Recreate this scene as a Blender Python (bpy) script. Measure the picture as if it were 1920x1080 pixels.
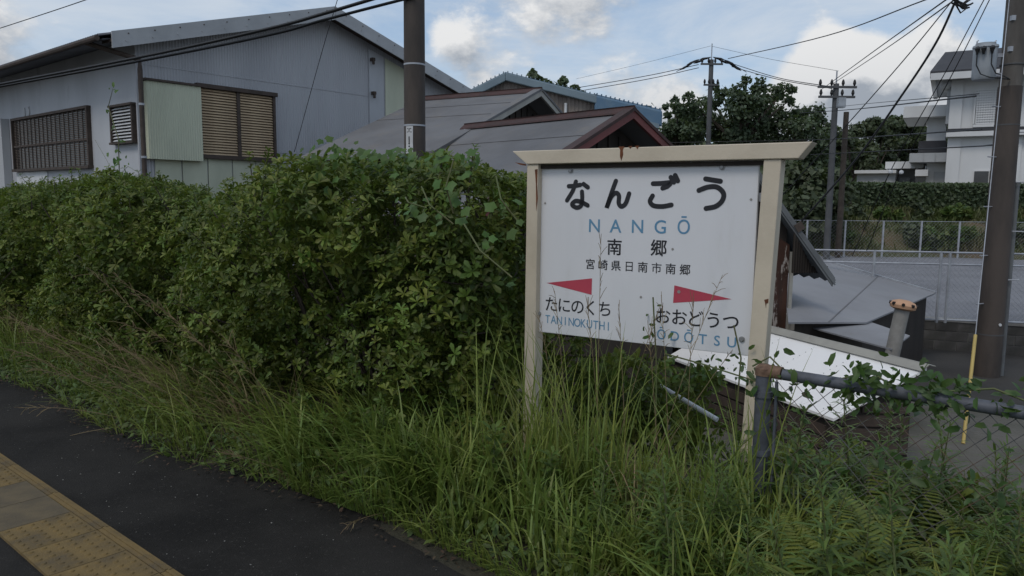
import bpy, math, random
import numpy as np
from mathutils import Vector, Matrix
R = math.radians
rng = np.random.default_rng(7)
random.seed(7)
scene = bpy.context.scene
for o in list(bpy.data.objects): bpy.data.objects.remove(o)
COL = scene.collection

# ------------------------------------------------------------------ camera, sky, sun, exposure
F, PITCH, ROLL = 1412.0, 0.1152, 0.0096
EYE = Vector((0, 0, 1.5))
FW = Vector((0, math.cos(PITCH), -math.sin(PITCH)))
_u0 = Vector((0, math.sin(PITCH), math.cos(PITCH))); _r0 = Vector((1, 0, 0))
RT = _r0 * math.cos(ROLL) + _u0 * math.sin(ROLL)
UP = -_r0 * math.sin(ROLL) + _u0 * math.cos(ROLL)
cd = bpy.data.cameras.new('camera'); cam = bpy.data.objects.new('camera', cd); COL.objects.link(cam)
cd.sensor_width = 36; cd.lens = 36 * F / 1920; cd.clip_start = 0.05; cd.clip_end = 3000
cam.matrix_world = Matrix(((RT.x, UP.x, -FW.x, EYE.x), (RT.y, UP.y, -FW.y, EYE.y), (RT.z, UP.z, -FW.z, EYE.z), (0, 0, 0, 1)))
scene.camera = cam

def ray(px, py): return (FW * F + RT * (px - 960) - UP * (py - 540)).normalized()
Sx, Nx = Vector((0.766, -0.643, 0)), Vector((0.643, 0.766, 0))    # along the platform (to the right) / away from the platform
def SN(s, n, z=0): return Sx * s + Nx * n + Vector((0, 0, z))
def Uy(px, py, d): r = ray(px, py); return EYE + r * (d / r.y)
def Uz(px, py, z): r = ray(px, py); return EYE + r * ((z - 1.5) / r.z)
def Us(px, py, s): r = ray(px, py); return EYE + r * (s / r.dot(Sx))
def Un(px, py, n): r = ray(px, py); return EYE + r * (n / r.dot(Nx))

SUN_EL, SUN_AZ = R(52), math.atan2(-0.6, -0.8)      # the sun stands behind the viewer's left shoulder
sun_vec = Vector((math.sin(SUN_AZ) * math.cos(SUN_EL), math.cos(SUN_AZ) * math.cos(SUN_EL), math.sin(SUN_EL)))
sl = bpy.data.lights.new('sun', 'SUN'); sl.energy = 0.95; sl.angle = R(18); sl.color = (1, 0.94, 0.86)
so = bpy.data.objects.new('sun', sl); COL.objects.link(so)
so.rotation_euler = (-sun_vec).to_track_quat('-Z', 'Y').to_euler()

scene.view_settings.view_transform = 'Standard'; scene.view_settings.look = 'None'
scene.view_settings.exposure = 0.05; scene.view_settings.gamma = 1; scene.view_settings.use_curve_mapping = False

class NT:
    """small helper for writing node graphs"""
    def __init__(s, tree): s.t = tree; s.n = tree.nodes; s.l = tree.links
    def node(s, typ, ins=None, **kw):
        n = s.n.new(typ)
        for k, v in kw.items(): setattr(n, k, v)
        for k, v in (ins or {}).items():
            if hasattr(v, 'links'): s.l.new(v, n.inputs[k])
            else: n.inputs[k].default_value = v
        return n
    def m(s, op, a, b=0.0, c=None, clamp=False):
        i = {0: a, 1: b}
        if c is not None: i[2] = c
        return s.node('ShaderNodeMath', i, operation=op, use_clamp=clamp).outputs[0]
    def v(s, op, a, b=(0, 0, 0)):
        n = s.node('ShaderNodeVectorMath', {0: a, 1: b}, operation=op)
        return n.outputs['Value'] if op in ('LENGTH', 'DOT_PRODUCT', 'DISTANCE') else n.outputs[0]
    def noise(s, vec, scale, detail=6, rough=0.55, dist=0.0):
        return s.node('ShaderNodeTexNoise', {'Vector': vec, 'Scale': scale, 'Detail': detail, 'Roughness': rough, 'Distortion': dist}).outputs[0]
    def mix(s, f, a, b):
        n = s.node('ShaderNodeMix', data_type='RGBA')
        for sock, v in ((n.inputs[0], f), (n.inputs[6], a), (n.inputs[7], b)):
            if hasattr(v, 'links'): s.l.new(v, sock)
            else: sock.default_value = v if not isinstance(v, tuple) else (*v[:3], 1)
        return n.outputs[2]
    def ramp(s, fac, lo, hi):
        n = s.node('ShaderNodeMapRange', {0: fac, 1: lo, 2: hi, 3: 0.0, 4: 1.0}); n.interpolation_type = 'SMOOTHSTEP'
        return n.outputs[0]

w = bpy.data.worlds.new('World'); scene.world = w; w.use_nodes = True
T = NT(w.node_tree); T.n.clear()
sky = T.node('ShaderNodeTexSky', sky_type='NISHITA', sun_disc=False, sun_elevation=SUN_EL, sun_rotation=SUN_AZ, altitude=20, air_density=1.0, dust_density=1.2, ozone_density=1.0)
dirv = T.node('ShaderNodeTexCoord').outputs['Generated']
def cloud_density(dv):
    q = T.v('MULTIPLY', dv, (1, 1, 1.5))
    a = T.noise(q, 3.1, 10, 0.60, 0.15)
    b = T.noise(q, 11.0, 6, 0.62, 0.2)
    d = T.m('ADD', T.m('MULTIPLY', a, 1.25), T.m('MULTIPLY', b, 0.34))
    for px, py, rad, wgt in ((1560, 110, 0.065, 0.24), (1610, 160, 0.08, 0.22), (1690, 130, 0.075, 0.18), (1500, 200, 0.09, 0.20), (1790, 50, 0.07, 0.10), (830, 80, 0.05, 0.24), (900, 125, 0.08, 0.22),
                             (1030, 160, 0.08, 0.16), (1200, 215, 0.12, 0.14), (1380, 225, 0.14, 0.14), (1700, 270, 0.16, 0.10), (-60, 90, 0.12, 0.16),
                             (250, 0, 0.22, -0.2), (1380, 110, 0.08, -0.14), (1230, 90, 0.10, -0.10), (1430, 50, 0.075, -0.16), (1650, 10, 0.07, -0.12), (1000, 60, 0.06, 0.10), (1130, 30, 0.08, 0.08)):
        c = ray(px, py)
        e = T.v('DISTANCE', dv, tuple(c))
        d = T.m('ADD', d, T.m('MULTIPLY', T.m('SUBTRACT', 1.0, T.ramp(e, 0.0, rad)), wgt))
    return d
d0 = cloud_density(dirv)
off = (-0.012, -0.004, 0.020)
d1 = cloud_density(T.v('ADD', dirv, off))
alpha = T.ramp(d0, 0.81, 0.97)
lit = T.m('ADD', T.m('MULTIPLY', T.m('SUBTRACT', d0, d1), 5.0), 0.62, clamp=True)
elev = T.node('ShaderNodeSeparateXYZ', {0: dirv}).outputs[2]
lit = T.m('SUBTRACT', lit, T.m('MULTIPLY', T.m('SUBTRACT', 1.0, T.ramp(elev, 0.06, 0.22)), 0.38), clamp=True)
ccol = T.mix(lit, (3.0, 3.35, 3.85), (7.2, 7.25, 7.3))
cir = T.noise(T.v('MULTIPLY', dirv, (1.0, 1.0, 4.5)), 2.6, 8, 0.62, 0.4)
sky_thin = T.mix(T.m('MULTIPLY', T.ramp(cir, 0.36, 0.68), 0.75), T.mix(0.5, sky.outputs[0], (3.9, 5.2, 7.0)), (5.7, 6.2, 6.8))
final = T.mix(alpha, sky_thin, ccol)
bg = T.node('ShaderNodeBackground', {'Color': final, 'Strength': 0.108})
out = T.node('ShaderNodeOutputWorld'); T.l.new(bg.outputs[0], out.inputs[0])

# ------------------------------------------------------------------ materials
MATS = {}
def mat(name, col, rough=0.7, col2=None, scale=6.0, amt=1.0, bump=0.0, bscale=40.0, metal=0.0, stain=None, sscale=2.0, slo=0.55, shi=0.72, stretch=(1, 1, 1), island=0.0, trans=0.0, spec=0.4, objrand=0.0, wave=None):
    if name in MATS: return MATS[name]
    m = bpy.data.materials.new(name); m.use_nodes = True; t = NT(m.node_tree); t.n.clear()
    co = t.v('MULTIPLY', t.node('ShaderNodeTexCoord').outputs['Object'], stretch)
    c = tuple(col)
    c2 = tuple(col2) if col2 else tuple(x * 0.75 for x in col)
    fac = t.ramp(t.noise(co, scale, 7, 0.6), 0.35, 0.68)
    cs = t.mix(t.m('MULTIPLY', fac, amt), c, c2)
    if stain:
        sf = t.ramp(t.noise(co, sscale, 9, 0.68), slo, shi)
        cs = t.mix(sf, cs, tuple(stain))
    if island or objrand:
        r = t.node('ShaderNodeNewGeometry').outputs['Random Per Island'] if island else t.node('ShaderNodeObjectInfo').outputs['Random']
        k = island or objrand
        h = t.node('ShaderNodeHueSaturation', {'Hue': t.m('ADD', 0.5 - 0.05 * k, t.m('MULTIPLY', r, 0.07 * k)), 'Saturation': 1.0,
             'Value': t.m('ADD', 1 - 0.55 * k, t.m('MULTIPLY', t.m('FRACT', t.m('MULTIPLY', r, 7.31)), 1.1 * k)), 'Color': cs})
        cs = h.outputs[0]
    p = t.node('ShaderNodeBsdfPrincipled', {'Base Color': cs, 'Roughness': rough, 'Metallic': metal, 'Specular IOR Level': spec})
    hgt = None
    if bump: hgt = t.m('MULTIPLY', t.noise(co, bscale, 5, 0.6), bump)
    if wave:
        axis, pitch, depth = wave
        cc = t.node('ShaderNodeTexCoord').outputs['Object']
        ww = t.m('MULTIPLY', t.m('SINE', t.m('MULTIPLY', t.v('DOT_PRODUCT', cc, axis), 2 * math.pi / pitch)), depth)
        hgt = ww if hgt is None else t.m('ADD', hgt, ww)
    if hgt is not None:
        b = t.node('ShaderNodeBump', {'Height': hgt, 'Strength': 1.0, 'Distance': 1.0}); t.l.new(b.outputs[0], p.inputs['Normal'])
    o = t.node('ShaderNodeOutputMaterial')
    if trans:
        tr = t.node('ShaderNodeBsdfTranslucent', {'Color': t.mix(0.35, cs, (0.25, 0.36, 0.05))})
        mx = t.node('ShaderNodeMixShader', {0: trans, 1: p.outputs[0], 2: tr.outputs[0]}); t.l.new(mx.outputs[0], o.inputs[0])
    else: t.l.new(p.outputs[0], o.inputs[0])
    MATS[name] = m; return m

RUST = (0.16, 0.055, 0.022)
M_asph = mat('shadowed_platform_asphalt', (0.027, 0.025, 0.0225), 0.95, (0.012, 0.011, 0.010), 1.1, 1, 0.007, 110, stain=(0.055, 0.05, 0.046), sscale=48, slo=0.55, shi=0.72, spec=0.2)  # base tone darkened: the shadow of the train is put into this colour
M_road = mat('road_asphalt', (0.05, 0.046, 0.042), 0.95, (0.036, 0.034, 0.031), 0.8, 1, 0.003, 120)
M_lot = mat('lot_gravel', (0.20, 0.20, 0.215), 0.95, (0.15, 0.15, 0.16), 0.35, 1, 0.01, 30, stain=(0.22, 0.215, 0.215), sscale=9)
M_soil = mat('soil', (0.05, 0.04, 0.028), 0.95, (0.03, 0.03, 0.018), 1.2, 1, 0.02, 25)
M_ballast = mat('ballast', (0.12, 0.11, 0.10), 0.95, (0.06, 0.055, 0.05), 22, 1, 0.03, 18)
M_field = mat('ground_dirt', (0.13, 0.12, 0.105), 0.95, (0.08, 0.078, 0.062), 0.7, 1, 0.02, 10)
M_bank = mat('bank_soil', (0.07, 0.075, 0.03), 0.95, (0.12, 0.085, 0.05), 0.5, 1, 0.03, 8)
M_conc = mat('concrete', (0.30, 0.29, 0.27), 0.9, (0.20, 0.19, 0.175), 3, 1, 0.003, 60)
M_tile = mat('yellow_tile', (0.175, 0.118, 0.043), 0.9, (0.115, 0.082, 0.037), 6, 1, 0.003, 90, stain=(0.085, 0.066, 0.04), sscale=7, slo=0.5, shi=0.75)
M_tileg = mat('grey_tile', (0.125, 0.096, 0.055), 0.9, (0.085, 0.068, 0.043), 7, 1, 0.002, 90, stain=(0.13, 0.095, 0.05), sscale=5, slo=0.55, shi=0.8)
M_cream = mat('cream_paint', (0.565, 0.49, 0.38), 0.55, (0.47, 0.405, 0.31), 2.5, 1, 0.0012, 45, stain=(0.30, 0.20, 0.12), sscale=6.5, slo=0.63, shi=0.76)
M_white = mat('white_enamel', (0.66, 0.66, 0.675), 0.4, (0.63, 0.63, 0.645), 2.2, 0.8, 0.0003, 20, stain=(0.52, 0.50, 0.47), sscale=2.2, slo=0.54, shi=0.86, stretch=(2.2, 2.2, .5))
M_rust = mat('rust', RUST, 0.9, (0.08, 0.03, 0.015), 18, 1, 0.002, 80)
M_rcap = mat('dusty_rust_cap', (0.19, 0.12, 0.08), 0.9, (0.11, 0.065, 0.045), 25, 1, 0.002, 80)
M_hroof = mat('black_slate', (0.045, 0.045, 0.05), 0.7, (0.035, 0.035, 0.04), 2)
M_shaft = mat('weathered_shaft', (0.13, 0.12, 0.108), 0.85, (0.065, 0.058, 0.052), 1.6, 1, 0.004, 50, stretch=(1, 1, .35), stain=(0.19, 0.18, 0.165), sscale=3, slo=.6, shi=.8)
M_ink = mat('black_lettering', (0.018, 0.018, 0.022), 0.5)
M_blue = mat('blue_lettering', (0.10, 0.24, 0.38), 0.5, (0.12, 0.27, 0.40), 5)
M_red = mat('red_arrow', (0.45, 0.055, 0.085), 0.5, (0.40, 0.05, 0.08), 5)
M_bolt = mat('galvanised_bolt', (0.34, 0.34, 0.34), 0.45, metal=0.5)
M_black = mat('black_rubber', (0.015, 0.015, 0.016), 0.6)
M_galv = mat('galvanised_steel', (0.42, 0.44, 0.47), 0.5, (0.32, 0.33, 0.36), 6, 1, metal=0.3, stain=(0.25, 0.2, 0.16), sscale=4, slo=0.66, shi=0.8)
M_rail = mat('blue_grey_pipe', (0.10, 0.108, 0.13), 0.6, (0.05, 0.053, 0.06), 9, 1, 0.001, 60, stain=(0.13, 0.075, 0.045), sscale=6, slo=0.62, shi=0.75)
M_wirem = mat('mesh_wire', (0.10, 0.105, 0.11), 0.6, (0.12, 0.07, 0.04), 5, 1)
M_wall = mat('grey_cladding', (0.43, 0.435, 0.455), 0.7, (0.36, 0.365, 0.385), 0.5, 1, 0, stain=(0.27, 0.262, 0.25), sscale=1.1, slo=0.6, shi=0.85, stretch=(1, 1, 0.25))
M_stucco = mat('grey_stucco', (0.47, 0.485, 0.51), 0.85, (0.40, 0.41, 0.43), 0.6, 1, 0.002, 50, stain=(0.30, 0.305, 0.31), sscale=1.3, slo=0.58, shi=0.8, stretch=(1, 1, 0.3))
M_pgreen = mat('pale_green_sheet', (0.54, 0.56, 0.43), 0.6, (0.47, 0.49, 0.375), 1.5, 1, 0, stain=(0.26, 0.24, 0.17), sscale=2.5, slo=0.66, shi=0.8, stretch=(1, 1, 0.3))
M_roofd = mat('dark_slate_sheet', (0.10, 0.105, 0.12), 0.7, (0.07, 0.072, 0.085), 1.2, 1, 0.002, 30)
M_fascia = mat('grey_fascia', (0.40, 0.41, 0.42), 0.5, (0.33, 0.34, 0.35), 1.2, 1, stain=(0.24, 0.235, 0.22), sscale=2.0, slo=0.62, shi=0.8)
M_brown = mat('dark_brown_wood', (0.075, 0.055, 0.045), 0.75, (0.05, 0.038, 0.03), 6, 1, 0.001, 40)
M_tan = mat('tan_slat', (0.56, 0.43, 0.28), 0.6, (0.46, 0.345, 0.225), 3, 1)
M_slatd = mat('dark_slat', (0.13, 0.10, 0.08), 0.7, (0.09, 0.07, 0.055), 3, 1)
M_whit2 = mat('white_vent_paint', (0.62, 0.63, 0.64), 0.6, (0.5, 0.5, 0.5), 4)
M_groof = mat('grey_roof_sheet', (0.155, 0.155, 0.16), 0.75, (0.118, 0.116, 0.118), 0.7, 1, 0.003, 14, stain=(0.19, 0.165, 0.14), sscale=1.3, slo=0.5, shi=0.85, stretch=(1, 1, 1.6))
M_groof2 = mat('grey_flat_sheet', (0.26, 0.262, 0.275), 0.75, (0.215, 0.215, 0.225), 0.6, 1, .0015, 20, stain=(.17, .16, .15), sscale=1.1, slo=.58, shi=.85)
M_redroof = mat('red_ridge_cap', (0.068, 0.034, 0.031), 0.75, (0.045, 0.028, 0.026), 3, 1, stain=(0.36, 0.32, 0.30), sscale=3.5, slo=0.70, shi=0.78)
M_redtrim = mat('red_barge_board', (0.20, 0.058, 0.052), 0.6, (0.145, 0.048, 0.044), 2, 1)
M_dkwood = mat('weathered_dark_boards', (0.045, 0.036, 0.03), 0.85, (0.028, 0.023, 0.02), 4, 1, 0.003, 20, stretch=(1, 1, 0.2))
M_brcorr = mat('brown_corrugated', (0.24, 0.205, 0.18), 0.8, (0.15, 0.125, 0.11), 0.8, 1, 0, stain=(0.34, 0.32, 0.30), sscale=1.5, slo=0.6, shi=0.8, stretch=(2.5, 1, 0.2))
M_bluetrim = mat('blue_painted_steel', (0.09, 0.165, 0.25), 0.6, (0.13, 0.20, 0.265), 1.0, 1, stain=(0.24, 0.28, 0.31), sscale=1.0, slo=0.5, shi=0.85)
M_bluelt = mat('faded_blue_trim', (0.19, 0.25, 0.285), 0.65, (0.155, 0.205, 0.24), 0.8, 1)
M_pole = mat('concrete_pole', (0.27, 0.26, 0.245), 0.85, (0.19, 0.18, 0.17), 1.2, 1, 0.003, 50, stretch=(1, 1, 0.35))
M_polef = mat('dark_far_pole', (0.10, 0.102, 0.105), 0.85, (0.07, 0.072, 0.075), 1.2)
M_poled = mat('dark_brown_pole', (0.085, 0.068, 0.058), 0.8, (0.05, 0.042, 0.037), 2.2, 1, 0.004, 40, stretch=(1, 1, 0.3), stain=(0.16, 0.14, 0.125), sscale=2.0, slo=0.6, shi=0.82)
M_plaster = mat('white_plaster', (0.66, 0.66, 0.66), 0.8, (0.58, 0.58, 0.575), 0.4, 1, stain=(0.46, 0.455, 0.44), sscale=0.7, slo=0.64, shi=0.9, stretch=(1, 1, 0.3))
M_plast2 = mat('grey_plaster', (0.44, 0.45, 0.46), 0.8, (0.36, 0.37, 0.38), 0.4, 1)
M_glass = mat('dark_glass', (0.04, 0.045, 0.05), 0.12, (0.03, 0.03, 0.035), 1, spec=0.6)
M_frost = mat('frosted_glass', (0.32, 0.34, 0.36), 0.3, (0.28, 0.30, 0.32), 1)
M_wroof = mat('white_roof_paint', (0.86, 0.85, 0.84), 0.5, (0.82, 0.81, 0.80), 1.5, 1)
M_lap = mat('weathered_cap_strip', (0.36, 0.35, 0.31), 0.6, (0.30, 0.29, 0.26), 3, 1, stain=(0.2, 0.15, 0.1), sscale=5, slo=0.62, shi=0.75)
M_oldcorr = mat('old_grey_corrugated', (0.15, 0.16, 0.165), 0.7, (0.11, 0.115, 0.12), 2, 1)
M_rusty = mat('peeling_rusty_sheet', (0.065, 0.028, 0.018), 0.85, (0.035, 0.019, 0.014), 4, 1, 0.002, 60, stain=(0.40, 0.36, 0.33), sscale=4.5, slo=0.53, shi=0.59, stretch=(1.6, 1.6, 0.45))
M_orange = mat('terracotta_cap', (0.52, 0.31, 0.19), 0.7, (0.44, 0.25, 0.15), 5)
M_yel = mat('yellow_guard', (0.52, 0.39, 0.13), 0.6, (0.44, 0.33, 0.11), 3)
M_trans = mat('transformer_paint', (0.36, 0.39, 0.42), 0.5, (0.28, 0.30, 0.32), 3, 1, stain=(0.2, 0.19, 0.18), sscale=3, slo=0.64, shi=0.8)
M_block = mat('dark_block', (0.12, 0.112, 0.105), 0.9, (0.065, 0.062, 0.055), 2.5, 1, 0.004, 40, objrand=0.3)
M_leaf = mat('hedge_leaf', (0.056, 0.094, 0.018), 0.5, (0.130, 0.172, 0.030), 1.6, 1, trans=0.28, island=0.8, spec=0.3)
M_leafo = mat('hedge_leaf_whorl', (0.098, 0.150, 0.027), 0.5, (0.082, 0.128, 0.024), 9, 1, trans=0.28, objrand=0.95, spec=0.3)
M_vine = mat('vine_leaf', (0.052, 0.118, 0.024), 0.5, (0.068, 0.135, 0.026), 3, 1, trans=0.3, island=0.4)
M_vined = mat('fence_vine_leaf', (0.035, 0.075, 0.018), 0.5, (0.05, 0.10, 0.022), 3, 1, trans=0.25, island=0.5)
M_grass = mat('grass_blade', (0.135, 0.20, 0.042), 0.5, (0.20, 0.24, 0.052), 1.3, 1, trans=0.3, island=0.55)
M_bgrass = mat('bank_grass_blade', (0.072, 0.098, 0.028), 0.6, (0.11, 0.105, 0.045), .5, 1, trans=.2, island=.5)
M_dry = mat('dry_grass', (0.29, 0.22, 0.12), 0.7, (0.21, 0.165, 0.085), 3, 1, trans=0.2, island=0.5)
M_weed = mat('weed_leaf', (0.095, 0.155, 0.032), 0.5, (0.078, 0.130, 0.026), 4, 1, trans=0.28, island=0.4)
M_fern = mat('fern_leaf', (0.17, 0.20, 0.036), 0.5, (0.12, 0.155, 0.03), 4, 1, trans=0.3, island=0.35)
M_cover = mat('ground_cover_leaf', (0.058, 0.105, 0.024), 0.6, (0.08, 0.115, 0.026), 3, 1, trans=0.2, island=0.6)
M_litter = mat('leaf_litter', (0.065, 0.042, 0.024), 0.9, (0.045, 0.034, 0.02), 6, 1, island=0.6)
M_tree = mat('hazy_tree_leaf', (0.068, 0.098, 0.058), 0.65, (0.082, 0.115, 0.060), 0.3, 1, trans=0.28, island=0.6)  # leaf green lightened and blued, so the colour carries the haze
M_tree2 = mat('far_tree_leaf', (0.060, 0.082, 0.045), 0.6, (0.072, 0.092, 0.042), 0.2, 1, trans=0.2, island=0.5)
M_bark = mat('bark', (0.075, 0.06, 0.048), 0.9, (0.05, 0.04, 0.032), 5, 1, 0.01, 20)
M_stem = mat('green_stem', (0.09, 0.12, 0.04), 0.7, (0.10, 0.09, 0.04), 5)

# ------------------------------------------------------------------ mesh helpers
def link(name, me, m, parent=None, loc=(0, 0, 0)):
    o = bpy.data.objects.new(name, me); COL.objects.link(o)
    if m is not None and not me.materials: me.materials.append(m)
    if parent: o.parent = parent
    o.location = loc
    return o
def wloc(o):
    v = Vector(o.location)
    while o.parent: o = o.parent; v += Vector(o.location)
    return v
def np_mesh(name, V, Q, smooth=False):
    V = np.asarray(V, np.float32).reshape(-1, 3); Q = np.asarray(Q, np.int32); k = Q.shape[1]
    me = bpy.data.meshes.new(name)
    me.vertices.add(len(V)); me.vertices.foreach_set('co', V.ravel())
    me.loops.add(Q.size); me.loops.foreach_set('vertex_index', Q.ravel())
    me.polygons.add(len(Q)); me.polygons.foreach_set('loop_start', np.arange(0, Q.size, k, dtype=np.int32))
    if smooth: me.polygons.foreach_set('use_smooth', np.ones(len(Q), bool))
    me.update(calc_edges=True)
    return me
class MB:
    def __init__(s): s.v = []; s.f = []
    def add(s, vs, fs):
        b = len(s.v); s.v += [Vector(v) for v in vs]; s.f += [tuple(b + i for i in f) for f in fs]; return s
    def hexa(s, p):      # p: 8 corners: bottom loop 0-3, top loop 4-7
        return s.add(p, [(3, 2, 1, 0), (4, 5, 6, 7), (0, 1, 5, 4), (1, 2, 6, 5), (2, 3, 7, 6), (3, 0, 4, 7)])
    def box(s, c, sx, sy, sz, ax=Vector((1, 0, 0)), ay=Vector((0, 1, 0)), az=Vector((0, 0, 1))):
        c = Vector(c); a, b, d = ax * sx / 2, ay * sy / 2, az * sz / 2
        return s.hexa([c - a - b - d, c + a - b - d, c + a + b - d, c - a + b - d, c - a - b + d, c + a - b + d, c + a + b + d, c - a + b + d])
    def slab(s, pts, off):   # polygon pts extruded by off
        n = len(pts); pts = [Vector(p) for p in pts]; off = Vector(off)
        return s.add(pts + [p + off for p in pts], [tuple(range(n - 1, -1, -1)), tuple(range(n, 2 * n))] + [(i, (i + 1) % n, (i + 1) % n + n, i + n) for i in range(n)])
    def bar(s, a, b, w_, h_, upv=Vector((0, 0, 1))):
        a, b = Vector(a), Vector(b); d = (b - a).normalized(); x = d.cross(upv).normalized(); y = x.cross(d)
        return s.box((a + b) / 2, (b - a).length, w_, h_, d, x, y)
    def tube(s, pts, r, n=8, r2=None, cap=True):
        pts = [Vector(p) for p in pts]; k = len(pts)
        rs = r if isinstance(r, (list, tuple)) else [r + ((r2 if r2 is not None else r) - r) * i / (k - 1) for i in range(k)]
        ref = Vector((0, 0, 1)); vs = []
        for i, p in enumerate(pts):
            d = (pts[min(i + 1, k - 1)] - pts[max(i - 1, 0)]).normalized()
            if abs(d.dot(ref)) > 0.95: ref = Vector((1, 0, 0)) if abs(d.x) < 0.9 else Vector((0, 1, 0))
            x = d.cross(ref).normalized(); y = x.cross(d)
            vs += [p + (x * math.cos(2 * math.pi * j / n) + y * math.sin(2 * math.pi * j / n)) * rs[i] for j in range(n)]
        fs = [(i * n + j, i * n + (j + 1) % n, (i + 1) * n + (j + 1) % n, (i + 1) * n + j) for i in range(k - 1) for j in range(n)]
        if cap: fs += [tuple(range(n - 1, -1, -1)), tuple(range((k - 1) * n, k * n))]
        return s.add(vs, fs)
    def build(s, name, m, parent=None, bevel=0.0, smooth=False):
        base = wloc(parent) if parent else Vector((0, 0, 0))
        me = bpy.data.meshes.new(name)
        me.from_pydata([tuple(v - base) for v in s.v], [], s.f); me.update()
        if smooth:
            me.polygons.foreach_set('use_smooth', np.ones(len(me.polygons), bool)); me.set_sharp_from_angle(angle=R(40))
        o = link(name, me, m, parent)
        if bevel:
            b = o.modifiers.new('edge', 'BEVEL'); b.width = bevel; b.segments = 2; b.limit_method = 'ANGLE'
        return o
def tag(o, label=None, cat=None, group=None, kind=None):
    if label: o['label'] = label
    if cat: o['category'] = cat
    if group: o['group'] = group
    if kind: o['kind'] = kind
    return o
def thing(name, label, cat, loc=(0, 0, 0), group=None):
    o = bpy.data.objects.new(name, None); COL.objects.link(o); o.location = loc; o.empty_display_size = 0.2
    return tag(o, label, cat, group)
def struct(o): o['kind'] = 'structure'; return o
def copy_tree(o, parent=None):
    c = o.copy(); COL.objects.link(c)
    if parent: c.parent = parent
    for ch in o.children: copy_tree(ch, c)
    return c
def unit(v): return v / np.maximum(np.linalg.norm(v, axis=-1, keepdims=True), 1e-9)
def frames(z, spin=None):
    """rotation matrices (N,3,3) whose third column is z"""
    z = unit(np.asarray(z, float)); N = len(z)
    a = rng.normal(size=(N, 3)) if spin is None else spin
    x = unit(np.cross(a, z)); y = np.cross(z, x)
    return np.stack([x, y, z], axis=2)
def scatter(tv, tf, pos, Rm, sc):
    tv = np.asarray(tv, float); tf = np.asarray(tf)
    V = np.einsum('nij,kj->nki', Rm, tv) * np.asarray(sc).reshape(-1, 1, 1) + np.asarray(pos)[:, None, :]
    Q = tf[None] + (np.arange(len(pos)) * len(tv))[:, None, None]
    return V.reshape(-1, 3), Q.reshape(-1, tf.shape[1])
def join(parts):
    V, Q, b = [], [], 0
    for v, q in parts: V.append(v); Q.append(q + b); b += len(v)
    return np.concatenate(V), np.concatenate(Q)
def ribbons(base, az, h, lean, width, droop=1.0, lv=6):
    """grass blades: curved ribbons of quads that bend over towards az"""
    N = len(base); t = np.linspace(0, 1, lv)[None, :]
    d = np.stack([np.cos(az), np.sin(az)], 1)
    hor = (lean[:, None] * (t * 0.35 + 0.65 * t ** 2.2)) * h[:, None]
    ver = h[:, None] * (t - droop[:, None] * 0.5 * t ** 3 if isinstance(droop, np.ndarray) else t - droop * 0.4 * lean[:, None] * t ** 3)
    P = np.stack([base[:, None, 0] + d[:, None, 0] * hor, base[:, None, 1] + d[:, None, 1] * hor, base[:, None, 2] + ver], 2)
    tw = az + np.pi / 2 + rng.normal(0, 0.5, N)
    sd = np.stack([np.cos(tw), np.sin(tw), np.zeros(N)], 1)
    wd = width[:, None] * (np.sin(np.pi * np.clip(t * 0.82 + 0.18, 0, 1)) ** 0.7 + 0.04)
    L = P - sd[:, None, :] * wd[:, :, None] / 2; Rr = P + sd[:, None, :] * wd[:, :, None] / 2
    V = np.stack([L, Rr], 2).reshape(-1, 3)
    i = np.arange(lv - 1)
    q = np.stack([2 * i, 2 * i + 1, 2 * i + 3, 2 * i + 2], 1)
    Q = (q[None] + (np.arange(N) * lv * 2)[:, None, None]).reshape(-1, 4)
    return V, Q
def leaf_t(length=1.0, width=0.36, fold=0.25, curl=0.15, wide=0.55):
    """one leaf lying along +x: 4 quads folded on the midrib"""
    w2 = width / 2
    v = [(0, 0, 0), (wide * length * 0.55, w2 * 0.8, fold * w2), (wide * length * 0.55, 0, 0.02), (wide * length * 0.55, -w2 * 0.8, fold * w2),
         (length * 0.78, w2 * 0.75, fold * w2 - curl * 0.4), (length * 0.78, 0, -curl * 0.4), (length * 0.78, -w2 * 0.75, fold * w2 - curl * 0.4), (length, 0, -curl)]
    f = [(0, 2, 1, 1), (0, 3, 2, 2), (1, 2, 5, 4), (2, 3, 6, 5), (4, 5, 7, 7), (5, 6, 7, 7)]
    t = []
    for a in f:
        if a[2] == a[3]: t.append((a[0], a[1], a[2]))
        else: t += [(a[0], a[1], a[2]), (a[0], a[2], a[3])]
    return np.array(v), np.array(t)
def rot_z(v, a): c, s = np.cos(a), np.sin(a); return v @ np.array([[c, s, 0], [-s, c, 0], [0, 0, 1]])
def rot_y(v, a): c, s = np.cos(a), np.sin(a); return v @ np.array([[c, 0, -s], [0, 1, 0], [s, 0, c]])

# ------------------------------------------------------------------ the ground
g = MB(); g.add([(-900, -900, -1.5), (900, -900, -1.5), (900, 900, -1.5), (-900, 900, -1.5)], [(0, 1, 2, 3)])
struct(g.build('ground', M_field))
b = MB(); b.add([SN(-60, -6, -1.1), SN(30, -6, -1.1), SN(30, 0.2, -1.1), SN(-60, 0.2, -1.1)], [(0, 1, 2, 3)])
struct(b.build('track_bed', M_ballast))
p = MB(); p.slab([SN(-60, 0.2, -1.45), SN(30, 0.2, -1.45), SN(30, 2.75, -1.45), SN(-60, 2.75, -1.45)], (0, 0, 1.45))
struct(p.build('platform', M_asph))
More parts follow.
